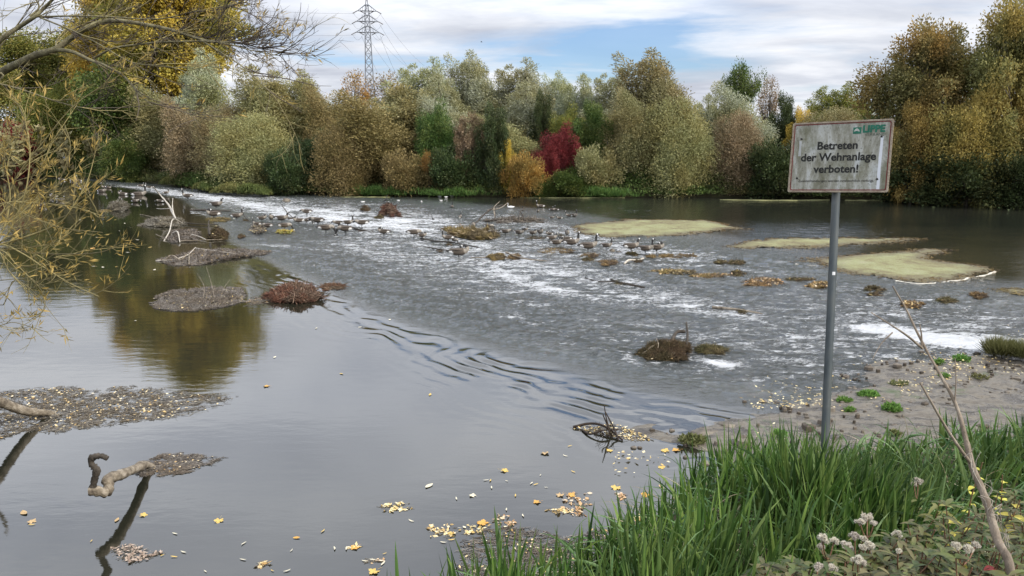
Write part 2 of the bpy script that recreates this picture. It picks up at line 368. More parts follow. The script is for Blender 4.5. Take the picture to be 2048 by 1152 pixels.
def mud():
    rows, cols = 560, 640
    X, Y = np.meshgrid(np.linspace(1.2, 26, cols), np.linspace(6.5, 26, rows)); d = mud_d(X, Y)
    n = fbm(X * .55, Y * .9, 4, 91); f = fbm(X * 2.6, Y * 4.5, 4, 95); g = np.abs(fbm(X * 1.6 + .5 * Y, Y * 4, 4, 99))
    Z = water_z(X, Y, False) + np.clip(d, -1.2, .8) * .16 + .10 * n + .05 * f + .06 * g * sstep(-.2, .6, d) - .035
    Z = Z + .05 * sstep(1.5, 6, d)
    m, nt, p, o = mat('wet_mud'); geo = N(nt, 'ShaderNodeNewGeometry').outputs['Position']
    v = scaled(nt, geo, (1, 1.7, 1)); a = noise_(nt, 1.6, 9, .68, v); b = noise_(nt, 14, 5, .7, v)
    c = ramp(nt, a, [(.34, (.045, .036, .026)), (.46, (.085, .073, .056)), (.53, (.155, .137, .108)), (.60, (.105, .09, .07)), (.7, (.18, .16, .13))])
    gr = ramp(nt, noise_(nt, .7, 6, .65, geo), [(.60, g3(0)), (.68, g3(.8))])
    c = mixc(nt, gr, c, (.045, .075, .018)); c = mixc(nt, ramp(nt, b, [(.62, g3(0)), (.70, g3(.7))]), c, (.02, .016, .011))
    nt.links.new(c, p.inputs['Base Color']); nt.links.new(ramp(nt, a, [(.42, g3(.12)), (.56, g3(.7))]), p.inputs['Roughness'])
    bump(nt, p, math_(nt, 'ADD', a, math_(nt, 'MULTIPLY', b, .5)), .9, .06)
    return tag(surf('mud_flat', rows, cols, X, Y, Z, m), None, None, kind='structure')
mud()
def clods():
    rng = np.random.default_rng(6); n = 900; X = rng.uniform(2, 14, n); Y = rng.uniform(12, 23, n); d = mud_d(X, Y); k = (d > -.6) & (d < 5) & (vnoise(X * .7, Y * 1.1, 4) > .42); X = X[k]; Y = Y[k]; n = len(X); mb = MB()
    z = np.array([mud_z(a, b) for a, b in zip(X, Y)]) + .01; s = rng.uniform(.02, .05, n) * (1 + 2.2 * (rng.random(n) < .08)); ph = np.arange(6) * math.pi / 3
    for i in range(n):
        r1 = s[i] * rng.uniform(.7, 1.3, 6); r2 = r1 * rng.uniform(.4, .7, 6); h = s[i] * rng.uniform(.35, .8)
        V = np.concatenate([np.stack([np.cos(ph) * r1 * 1.3, np.sin(ph) * r1, np.full(6, -.05)], 1), np.stack([np.cos(ph) * r1 * 1.2, np.sin(ph) * r1, np.full(6, h * .5)], 1), np.stack([np.cos(ph) * r2, np.sin(ph) * r2, h * rng.uniform(.8, 1.2, 6)], 1), [[0, 0, h * 1.05]]]) + [X[i], Y[i], z[i]]
        mb.add(V, [(a, (a + 1) % 6, (a + 1) % 6 + 6, a + 6) for a in range(6)] + [(a + 6, (a + 1) % 6 + 6, (a + 1) % 6 + 12, a + 12) for a in range(6)]); mb.add(V, [(a + 12, (a + 1) % 6 + 12, 18) for a in range(6)])
    tag(mb.build('mud_clods', island('clod_earth', [(.04, .032, .024), (.10, .08, .06), (.18, .155, .125)], .8), None, False), 'small stones and clods of earth scattered over the mud flat', 'stones', kind='stuff')
def mud_z(x, y):
    return float(np.maximum(water_z(np.array([x]), np.array([y]), False), water_z(np.array([x]), np.array([y]), False) + min(.8, float(mud_d(np.array([x]), np.array([y]))[0])) * .16)[0])
clods()
# end
# ------------------------------------------------------------------ trees
BARK = simple('tree_bark', [(.05, .04, .03), (.14, .12, .09)], 4, .9, stretch=(1, 1, .25))
PALEBARK = simple('pale_bark', [(.22, .19, .15), (.38, .34, .28)], 4, .9, stretch=(1, 1, .25))
M_ = {}
M_['silver'] = island('silver_willow_leaves', [(.24, .26, .15), (.30, .32, .20), (.36, .38, .27), (.46, .48, .37)], .55, .28, .3, [(.18, .18, .07), (.28, .27, .11), (.38, .36, .18)])
M_['olive'] = island('olive_willow_leaves', [(.18, .18, .07), (.23, .22, .09), (.27, .255, .115), (.34, .325, .17)], .6, .28, .3, [(.17, .14, .045), (.27, .22, .08), (.36, .30, .14)])
M_['gold'] = island('golden_leaves', [(.14, .115, .04), (.24, .19, .07), (.34, .265, .10)], .6, .25, .3, [(.11, .10, .03), (.20, .165, .05), (.30, .23, .08)])
M_['green'] = island('green_leaves', [(.03, .06, .012), (.06, .11, .02), (.11, .17, .035)], .5, .3, .35, [(.04, .07, .015), (.10, .14, .03), (.18, .2, .04)])
M_['dark'] = island('dark_green_leaves', [(.025, .042, .014), (.05, .075, .025), (.085, .115, .035)], .5, .2, .4, [(.02, .035, .01), (.05, .06, .02), (.08, .09, .03)])
M_['yellow'] = island('yellow_leaves', [(.30, .21, .03), (.52, .36, .04), (.68, .48, .07)], .55, .35, .16, [(.10, .11, .02), (.20, .18, .03), (.34, .27, .04)])
M_['lime'] = island('yellow_green_leaves', [(.12, .14, .02), (.22, .23, .04), (.34, .32, .06)], .55, .3, .4, [(.07, .10, .02), (.13, .16, .03), (.25, .22, .04)])
M_['red'] = island('crimson_leaves', [(.12, .022, .014), (.24, .045, .026), (.34, .075, .045)], .6, .3, .5, [(.07, .016, .012), (.14, .028, .018), (.22, .05, .03)])
M_['orange'] = island('orange_leaves', [(.22, .10, .02), (.38, .18, .03), (.45, .26, .06)], .6, .3, .5, [(.14, .09, .025), (.26, .16, .04), (.30, .2, .06)])
M_['tan'] = island('tan_leaves', [(.18, .13, .06), (.30, .22, .11), (.42, .33, .2)], .7, .2, .5, [(.14, .11, .05), (.22, .17, .08), (.32, .26, .15)])
M_['rust'] = island('rust_gold_leaves', [(.18, .14, .035), (.30, .21, .05), (.42, .31, .07)], .6, .34, .16, [(.10, .11, .035), (.17, .17, .05), (.26, .24, .08)])
def proto(style, seed, H, W, z0, nb, nl, ll, lw, tipr=.05, baser=.125, drop=.28):
    rng = np.random.default_rng(seed); C = []; Rb = []; SW = []
    tips = []
    if style in ('round', 'bush', 'sparse', 'poplar'):
        cz = (z0 + H) / 2; sz = (H - z0) / 2
        while len(C) < nb:
            u = nrm(rng.normal(size=3)); r = rng.random() ** .35
            p = u * r * np.array([W * .40, W * .40, sz * .86])
            if style == 'bush' and p[2] < -.5 * sz: p[:2] *= .9
            if style == 'poplar': p[:2] *= (1 - .30 * (p[2] / sz)) * (1 + .15 * math.sin(p[2] * 1.3 + seed))
            lob = 1 + .22 * math.sin(3 * math.atan2(p[1], p[0]) + seed) ; p[:2] *= lob
            p[2] += cz; C.append(p); Rb.append(W * rng.uniform(.07, .15) * (1.0 if style != 'sparse' else .8)); SW.append((u * [1, 1, .5] + [0, 0, .15 if style != 'bush' else .9]))
    else:  # willow: full skirt, crown splitting into feathery plumes that lean with the wind
        npl = 7
        for j in range(npl):
            a = rng.uniform(0, 6.28); rr = rng.uniform(.05, .34) * W; bx, by = rr * math.cos(a), rr * math.sin(a)
            top = H * (1 - drop * rng.random()) if j else H; lean = np.array([rng.uniform(-.20, .02) * W, rng.uniform(-.05, .05) * W])
            k = max(9, int(nb * .65 / npl))
            for i in range(k):
                t = i / (k - 1); z = z0 + (.30 + (.70 * t)) * (top - z0); rb = W * (baser * (1 - t) ** .6 + tipr)
                p = np.array([bx * (1 - .25 * t) + lean[0] * t * t * 1.5, by * (1 - .25 * t) + lean[1] * t, z]) + rng.normal(size=3) * rb * .35
                C.append(p); Rb.append(rb * rng.uniform(.8, 1.2)); SW.append(np.array([-.35, 0, .8 - .3 * (1 - t)]))
        while len(C) < nb:
            u = nrm(rng.normal(size=3)); p = u * rng.random() ** .35 * np.array([W * .41, W * .41, (H * .72 - z0) / 2]) + [0, 0, (z0 + H * .72) / 2]
            C.append(p); Rb.append(W * rng.uniform(.07, .13)); SW.append(u * [1, 1, .2] + [-.2, 0, .35])
    C = np.array(C); Rb = np.array(Rb); SW = np.array(SW)
    wgt = Rb ** 1.45; cnt = rng.multinomial(nl, wgt / wgt.sum()); idx = np.repeat(np.arange(len(C)), cnt)
    u = nrm(rng.normal(size=(nl, 3))); u[:, 2] *= 1.15
    rad = Rb[idx] * np.where(rng.random(nl) < .10, rng.uniform(1, 1.25, nl), rng.random(nl) ** .45)
    P = C[idx] + u * rad[:, None]; P[:, 2] = np.maximum(P[:, 2], .05 * rng.random(nl))
    D = .7 * u + .8 * SW[idx] + .55 * rng.normal(size=(nl, 3))
    if style in ('round', 'poplar', 'sparse'): D[:, 2] -= .35
    mb = MB(); leaves(mb, P, D, ll * rng.uniform(.6, 1.35, nl), lw * rng.uniform(.6, 1.3, nl), rng)
    cm = mb.mesh('crown', [M_['olive']])
    tb = MB(); rt = H * .016 + .03
    fork = np.array([0, 0, max(z0 * .9, H * .18)])
    if style != 'bush': tube(tb, [[0, 0, -.5], [.02, .01, fork[2] * .5], fork], [rt * 1.35, rt, rt * .85], 7)
    sel = rng.permutation(len(C))[:min(len(C), 34 if style != 'sparse' else 60)]
    for i in sel:
        e = C[i] + nrm(rng.normal(size=3)) * Rb[i] * .4; st = fork if style != 'bush' else np.array([rng.uniform(-.3, .3), rng.uniform(-.3, .3), 0])
        mid = st * .5 + e * .5 + [0, 0, .10 * H * rng.uniform(.0, 1)] + rng.normal(size=3) * W * .03
        r0 = rt * (.55 if style != 'bush' else .3)
        tube(tb, smooth_path([st, st * .75 + mid * .25 + [0, 0, .03 * H], mid, e], 3), np.linspace(r0, r0 * .15, 10), 4, cap=False)
        for _ in range(3):
            b = mid * .5 + e * .5; e2 = b + nrm(rng.normal(size=3) + [0, 0, .5]) * Rb[i] * 1.4
            tube(tb, [b, (b + e2) / 2 + rng.normal(size=3) * .05 * W * .3, e2], [r0 * .3, r0 * .2, r0 * .06], 3, cap=False)
    tm = tb.mesh('trunk', [BARK])
    return dict(H=H, W=W, crown=cm, trunk=tm)
PR = {
 'round1': proto('round', 1, 12, 9, 2.2, 60, 24000, .30, .17), 'round2': proto('round', 2, 12, 9, 1.6, 70, 26000, .28, .16),
 'poplar': proto('poplar', 3, 30, 15, 5, 130, 80000, .34, .24), 'poplar2': proto('poplar', 13, 20, 13, 2.5, 110, 56000, .30, .18),
 'plume1': proto('plume', 4, 13, 8, .6, 110, 60000, .27, .08), 'plume2': proto('plume', 5, 13, 8, .6, 110, 60000, .27, .08), 'plume3': proto('plume', 6, 13, 9, .4, 120, 66000, .26, .08),
 'bush1': proto('bush', 7, 5, 6, .1, 60, 14000, .22, .11), 'bush2': proto('bush', 8, 5, 6, .1, 50, 13000, .26, .08),
 'sparse': proto('sparse', 9, 12, 7, 3, 80, 3200, .26, .15), 'low1': proto('round', 10, 9, 9, .2, 80, 34000, .24, .12), 'low2': proto('round', 11, 10, 8, .2, 80, 34000, .25, .11),
 'high': proto('round', 16, 12, 9.5, 7.0, 70, 9000, .30, .16),
 'soft1': proto('plume', 14, 9, 9, .1, 140, 64000, .20, .075, .075, .13, .35), 'soft2': proto('plume', 15, 10, 8, .1, 140, 64000, .20, .075, .065, .13, .4),
}
def bank_y(px):
    """distance of the far bank line in the direction of photo column px"""
    xs = []
    for (ax, ay), (bx, by) in zip(FARB[:-1], FARB[1:]):
        k = (px - 1024) / F / CP
        den = (bx - ax) - k * (by - ay)
        if abs(den) > 1e-9:
            t = (k * ay - ax) / den
            if -.01 <= t <= 1.01: return ay + t * (by - ay)
    return 80.0
def tree(px, ytop, wpx, pr, mt, back, name, label, cat='tree', group=None, bark=None, rot=None, sink=0.0):
    if mt in ('olive', 'gold', 'silver', 'tan') and pr.startswith('low'): pr = pr.replace('low', 'soft')
    if 430 < px < 1760 and pr[:4] in ('soft', 'plum'): wpx *= 1.2
    y = bank_y(px) + back + 1.5; x, zt = at_y(px, ytop, y); zb = float(ground_z(np.array([x]), np.array([y]))[0])
    zc = y * CP; W = wpx / F * zc; p = PR[pr]; H = zt - zb + sink
    rnd = random.Random(px * 7 + ytop)
    r = empty(name, (x, y + W * .25, zb - sink), rnd.uniform(-.5, .5) if rot is None else rot, label, cat, group)
    s = (W / p['W'] * 1.02, W / p['W'] * 1.02, H / p['H'] * 1.0)
    r.scale = s
    for nm in ('trunk', 'crown'):
        o = bpy.data.objects.new(nm, p[nm]); COL.objects.link(o); o.parent = r
        o.material_slots[0].link = 'OBJECT'; o.material_slots[0].material = M_[mt] if nm == 'crown' else (bark or BARK)
    return r
T = tree
G = 'trees along the far bank'
def tall(*a, **k): return T(*a, group=G, **k)
# left group
tall(300, -205, 275, 'poplar', 'yellow', 8, 'poplar_tree', 'tallest tree, yellow poplar rising out of the top of the frame on the left')
tall(20, 30, 240, 'poplar2', 'lime', 10, 'broadleaf_tree', 'olive yellow tree at the left edge behind the red bush')
tall(185, -110, 200, 'poplar2', 'yellow', 9, 'broadleaf_tree', 'slim yellow tree between the left edge and the tall poplar')
tall(195, 118, 185, 'round1', 'green', -4, 'broadleaf_tree', 'rounded green tree right of the small white board')
tall(85, 160, 150, 'low1', 'lime', 3, 'broadleaf_tree', 'low yellow green tree behind the small white board')
tall(12, 240, 90, 'low2', 'red', -6, 'red_shrub', 'dark crimson shrub at the left edge behind willow twigs', 'shrub')
tall(375, 105, 160, 'plume1', 'silver', 4, 'willow_tree', 'grey green willow standing against the tall yellow poplar')
tall(300, 175, 190, 'low2', 'olive', 2, 'broadleaf_tree', 'olive brown tree between the green tree and the pale bare shrub')
tall(372, 200, 150, 'low2', 'tan', -2, 'thin_leaved_tree', 'thin tan shrub with pale bare stems on the left bank', 'tree', bark=PALEBARK)
tall(235, 262, 110, 'low1', 'green', -6, 'broadleaf_tree', 'low green tree overhanging the far end of the weir')
tall(440, 215, 120, 'low1', 'olive', 1, 'broadleaf_tree', 'small olive tree right of the pale bare shrub')
# centre left
tall(515, 132, 190, 'plume2', 'olive', 6, 'willow_tree', 'broad olive willow, left one on the skyline beside the poplar')
tall(600, 150, 150, 'plume3', 'olive', 10, 'willow_tree', 'olive yellow willow just left of the pylon')
tall(500, 235, 170, 'low1', 'olive', -1, 'willow_tree', 'low olive willow at the water behind the grassy spit')
tall(660, 175, 130, 'low2', 'gold', 6, 'willow_tree', 'golden brown tree below and left of the pylon')
tall(628, 262, 110, 'low1', 'dark', 0, 'broadleaf_tree', 'dark green tree at the water between two golden willows')
tall(790, 165, 190, 'round2', 'olive', 6, 'willow_tree', 'olive brown tree right of the foot of the pylon')
tall(735, 190, 230, 'low2', 'gold', 1, 'willow_tree', 'big golden willow at the water below the pylon')
tall(690, 255, 140, 'low1', 'gold', -2, 'willow_tree', 'golden round willow leaning over the water, front left of the big one')
tall(705, 128, 90, 'sparse', 'orange', 22, 'thin_leaved_tree', 'thin brown leaved tree left of the pylon on the skyline')
tall(765, 130, 100, 'sparse', 'tan', 24, 'thin_leaved_tree', 'thin bare tree right of the pylon on the skyline')
# silver willows
for i, (px, yt, wd, pr, bk, lb) in enumerate([
  (825, 120, 130, 'plume1', 14, 'silver willow, first tall plume right of the pylon'),
  (885, 150, 110, 'plume2', 10, 'short silver willow in the dip right of the first silver plumes'),
  (950, 112, 120, 'plume3', 16, 'tall silver willow above the tan leaved tree'),
  (1022, 122, 120, 'plume1', 13, 'silver willow with wind swept plume above the dark green tree'),
  (1062, 165, 110, 'plume2', 8, 'pale silver willow leaning right of the dark green tree'),
  (1128, 152, 80, 'plume3', 22, 'narrow silver willow standing alone left of the skyline gap'),
  (1170, 150, 80, 'plume2', 20, 'narrow silver willow above the red bush'),
  (1218, 142, 90, 'plume1', 16, 'silver willow touching the big olive willow on its left'),
  (905, 195, 120, 'low2', 5, 'grey green willow low in front of the silver plumes')]):
    tall(px, yt, int(wd * 1.3), pr, 'silver', bk, 'willow_tree', lb)
tall(1000, 235, 200, 'low2', 'olive', 3, 'willow_tree', 'olive willow filling the gap behind the dark green tree')
tall(872, 203, 90, 'low1', 'green', 1, 'broadleaf_tree', 'rounded green tree in the middle below the silver willows')
tall(937, 225, 80, 'round2', 'tan', 0, 'thin_leaved_tree', 'tree with withered tan leaves left of the dark green tree')
tall(988, 203, 84, 'low2', 'dark', -1, 'broadleaf_tree', 'upright dark green tree beside the small yellow tree')
tall(1087, 178, 60, 'low2', 'dark', 6, 'broadleaf_tree', 'narrow dark green tree behind the red bush on its left')
tall(1140, 212, 80, 'low1', 'lime', 5, 'broadleaf_tree', 'yellow green tree directly behind the red bush')
tall(1190, 198, 92, 'low2', 'green', 2, 'broadleaf_tree', 'rounded green tree right of the red bush')
tall(1015, 273, 40, 'low2', 'yellow', -1, 'yellow_sapling', 'small bright yellow tree above the orange bush')
tall(1128, 250, 88, 'low1', 'red', .5, 'red_shrub', 'bright crimson bush at the middle of the far bank', 'shrub', sink=0)
tall(1096, 288, 66, 'low1', 'red', -.5, 'red_shrub', 'darker crimson bush, lower left half of the red clump', 'shrub')
tall(1150, 338, 120, 'bush1', 'green', -2.0, 'green_shrub', 'green brambles at the foot of the crimson bush', 'shrub')
tall(1085, 352, 60, 'bush1', 'green', -2.2, 'green_shrub', 'small green bramble between the orange bush and the crimson one', 'shrub')
tall(1052, 306, 100, 'bush1', 'orange', -3, 'orange_shrub', 'spiky orange brown bush at the water left of the red one', 'shrub')
tall(855, 306, 34, 'high', 'orange', -1, 'orange_shrub', 'tiny rust coloured shrub below the rounded green tree', 'shrub')
tall(905, 292, 120, 'bush1', 'dark', -1.5, 'dark_shrub', 'dark shrub below the withered tan tree', 'shrub')
tall(1195, 292, 110, 'bush1', 'olive', -1, 'dark_shrub', 'dull olive shrub right of the red bush at the water', 'shrub')
tall(560, 300, 110, 'bush1', 'dark', -2, 'dark_shrub', 'dark shrub hanging over the water right of the grassy spit', 'shrub')
tall(800, 300, 110, 'bush1', 'gold', -2, 'dark_shrub', 'golden brown shrub at the water right of the big golden willow', 'shrub')
# right of centre
tall(1325, 108, 215, 'plume3', 'olive', 3, 'willow_tree', 'largest olive willow, rounded crown right of the middle')
tall(1262, 185, 120, 'low2', 'olive', 1, 'willow_tree', 'olive willow skirt on the left of the largest willow')
tall(1375, 205, 150, 'low1', 'olive', -1, 'willow_tree', 'low olive willow at the water in front of the largest willow')
tall(1492, 130, 84, 'high', 'green', 40, 'broadleaf_tree', 'distant dark tree with rounded crown on the skyline')
tall(1548, 142, 62, 'sparse', 'tan', 36, 'thin_leaved_tree', 'distant bare tree beside the rounded dark one on the skyline')
tall(1490, 172, 150, 'low2', 'silver', 6, 'willow_tree', 'grey green willow left of the sign')
tall(1495, 232, 110, 'low1', 'tan', 0, 'thin_leaved_tree', 'tan leaved shrub tree between the willows and the sign')
tall(1428, 190, 90, 'plume2', 'silver', 9, 'willow_tree', 'slim grey willow between the largest willow and the grey one')
tall(1580, 182, 70, 'low2', 'dark', 12, 'broadleaf_tree', 'dark green tree peeping above the left end of the sign')
tall(1612, 212, 60, 'low2', 'yellow', 10, 'broadleaf_tree', 'small orange yellow tree above the left corner of the sign')
tall(1680, 168, 130, 'plume1', 'lime', 18, 'broadleaf_tree', 'yellow green tree above the middle of the sign')
tall(1738, 190, 80, 'low2', 'lime', 22, 'broadleaf_tree', 'pale yellow green tree above the right half of the sign')
tall(1700, 222, 150, 'low1', 'olive', 8, 'broadleaf_tree', 'low olive brown tree directly behind the sign')
tall(1560, 282, 150, 'bush1', 'dark', -2, 'dark_shrub', 'large dark green shrub at the water left of the sign', 'shrub')
tall(1650, 270, 170, 'bush2', 'dark', -1, 'dark_shrub', 'dark shrub mass behind the sign', 'shrub')
tall(1778, 188, 80, 'low2', 'dark', 10, 'broadleaf_tree', 'dark tree between the sign and the big right hand tree')
# right big trees
tall(1905, 2, 225, 'poplar2', 'rust', -2, 'oak_tree', 'big rust and gold tree towering behind the sign on the right')
tall(2085, -60, 200, 'poplar2', 'rust', -4, 'oak_tree', 'golden tree cut by the right edge of the frame')
tall(1858, 200, 130, 'low2', 'rust', -5, 'broadleaf_tree', 'brown olive tree low in front of the big rust tree')
tall(1985, 175, 170, 'low1', 'rust', -7, 'broadleaf_tree', 'leafy brown gold tree drooping to the water at right')
tall(2100, 200, 150, 'low1', 'rust', -6, 'broadleaf_tree', 'low brown gold tree at the right edge over the water')
tall(1815, 300, 120, 'bush1', 'dark', -3, 'dark_shrub', 'dark shrub at the water right of the sign', 'shrub')
tall(1930, 300, 210, 'bush1', 'dark', -7, 'dark_shrub', 'dark shrub under the drooping brown gold tree', 'shrub')
tall(2070, 300, 170, 'bush1', 'dark', -8, 'dark_shrub', 'dark shrub at the water by the right edge', 'shrub')

# far woods seen only through gaps
def leafy(name, X, Y, Z0, Hh, n, ll, lw, mt, seed, up=.6, kind='stuff', sc=.25):
    rng = np.random.default_rng(seed); i = rng.integers(0, len(X), n)
    h = Hh[i] * rng.random(n) ** .7; P = np.stack([X[i] + rng.normal(0, .35, n), Y[i] + rng.normal(0, .35, n), Z0[i] + h], 1)
    D = rng.normal(size=(n, 3)) + [0, 0, up]; mb = MB()
    leaves(mb, P, D, ll * rng.uniform(.6, 1.4, n), lw * rng.uniform(.6, 1.4, n), rng)
    o = mb.build(name, mt); return o
rng = np.random.default_rng(77)
a = np.radians(rng.uniform(-52, 50, 900)); r = rng.uniform(125, 175, 900); X = r * np.sin(a); Y = r * np.cos(a)
Hh = 5.5 + 3.0 * fbm(X * .06, Y * .06, 3, 5) + rng.random(900) * 2
o = leafy('distant_woods', X + 0, Y, np.full(900, .3), Hh, 70000, .9, .55, M_['olive'], 5)
tag(o, 'low distant woods showing through gaps behind the far bank trees', 'woods', kind='stuff')
# bank undergrowth: a ridge of nettles, brambles and reeds along the far waterline
def undergrowth():
    rng = np.random.default_rng(31); n = 110000; px = rng.uniform(-250, 2350, n)
    k = (px - 1024) / F / CP; P = np.array(FARB); t = np.array([bank_y(q) for q in np.linspace(-260, 2360, 400)]); by = np.interp(px, np.linspace(-260, 2360, 400), t)
    off = rng.random(n) ** .8 * 6 - .6; y = by + off; x = k * y
    hmax = (.4 + 2.6 * vnoise(x * .3, y * .2, 3) ** 1.5) * sstep(-.8, 1.5, off) + .25
    hmax = np.where((px > 640) & (px < 1040), hmax * .8, hmax)
    z = ground_z(x, y); z = np.maximum(z, 0) + hmax * rng.random(n) ** .6
    mb = MB(); D = rng.normal(size=(n, 3)) * [1, 1, .6] + [0, -.3, .7]
    leaves(mb, np.stack([x, y, z], 1), D, rng.uniform(.15, .4, n), rng.uniform(.05, .16, n), rng)
    m = island('bank_undergrowth_leaves', [(.03, .05, .012), (.07, .11, .02), (.12, .18, .035)], .6, .25, .12, [(.03, .035, .012), (.07, .065, .02), (.13, .11, .035)])
    tag(mb.build('bank_undergrowth', m), 'green nettles and brambles growing along the foot of the far bank', 'undergrowth', kind='stuff')
    # bright reed grass strip
    mb = MB(); n = 6500; px = np.concatenate([rng.normal(755, 26, n // 3), rng.normal(900, 30, n // 3 + 2), rng.normal(1210, 24, n // 3)])[:n]; n = len(px)
    by = np.interp(px, np.linspace(-260, 2360, 400), t); y = by + rng.uniform(-1.2, .6, n); x = (px - 1024) / F / CP * y
    leaves(mb, np.stack([x, y, -.2 + .9 * rng.random(n) * vnoise(px * .08, px * 0, 4)], 1), rng.normal(size=(n, 3)) * .5 + [0, 0, 1], rng.uniform(.3, .7, n), .05, rng)
    m = island('bright_reed', [(.04, .08, .015), (.08, .14, .025), (.14, .20, .04)], .6, .3)
    tag(mb.build('bank_reeds', m), 'bright green reeds standing in the water along the far bank', 'reeds', kind='stuff')
undergrowth()
# grassy spit with stones at the far end of the weir
def spit():
    m = island('spit_grass', [(.08, .09, .02), (.15, .15, .04), (.24, .22, .07)], .7, .25, .5, [(.06, .09, .02), (.11, .15, .035)])
    for (x0, x1, yb, h, nm, lb) in ((430, 540, 389, 1.1, 'grass_tussock', 'low olive bush at the tip of the spit beside the foam'), (330, 392, 372, 1.3, 'grass_tussock', 'green tussock at the left part of the spit beside the weir'), (395, 425, 381, .7, 'grass_tussock', 'yellowish tussock between the stones on the spit')):
        rng = np.random.default_rng(x0); n = 7000; a, b = on_plane(x0, yb - 4), on_plane(x1, yb); root = empty(nm, ((a[0] + b[0]) / 2, (a[1] + b[1]) / 2, -.1), 0, lb, 'tussock', 'tussocks on the spit')
        t = rng.random(n); x = a[0] + (b[0] - a[0]) * t; y = a[1] + (b[1] - a[1]) * t + rng.normal(0, .6, n)
        z = h * (np.sin(np.clip(t, 0, 1) * math.pi) ** .5) * (.55 + .6 * vnoise(x * 1.2, y, 7)) * rng.random(n) ** .6
        mb = MB(); leaves(mb, np.stack([x, y, z], 1) - np.array(root.location), rng.normal(size=(n, 3)) * .7 + [0, 0, 1], rng.uniform(.2, .4, n), .07, rng); mb.build('foliage', m, root)
spit()
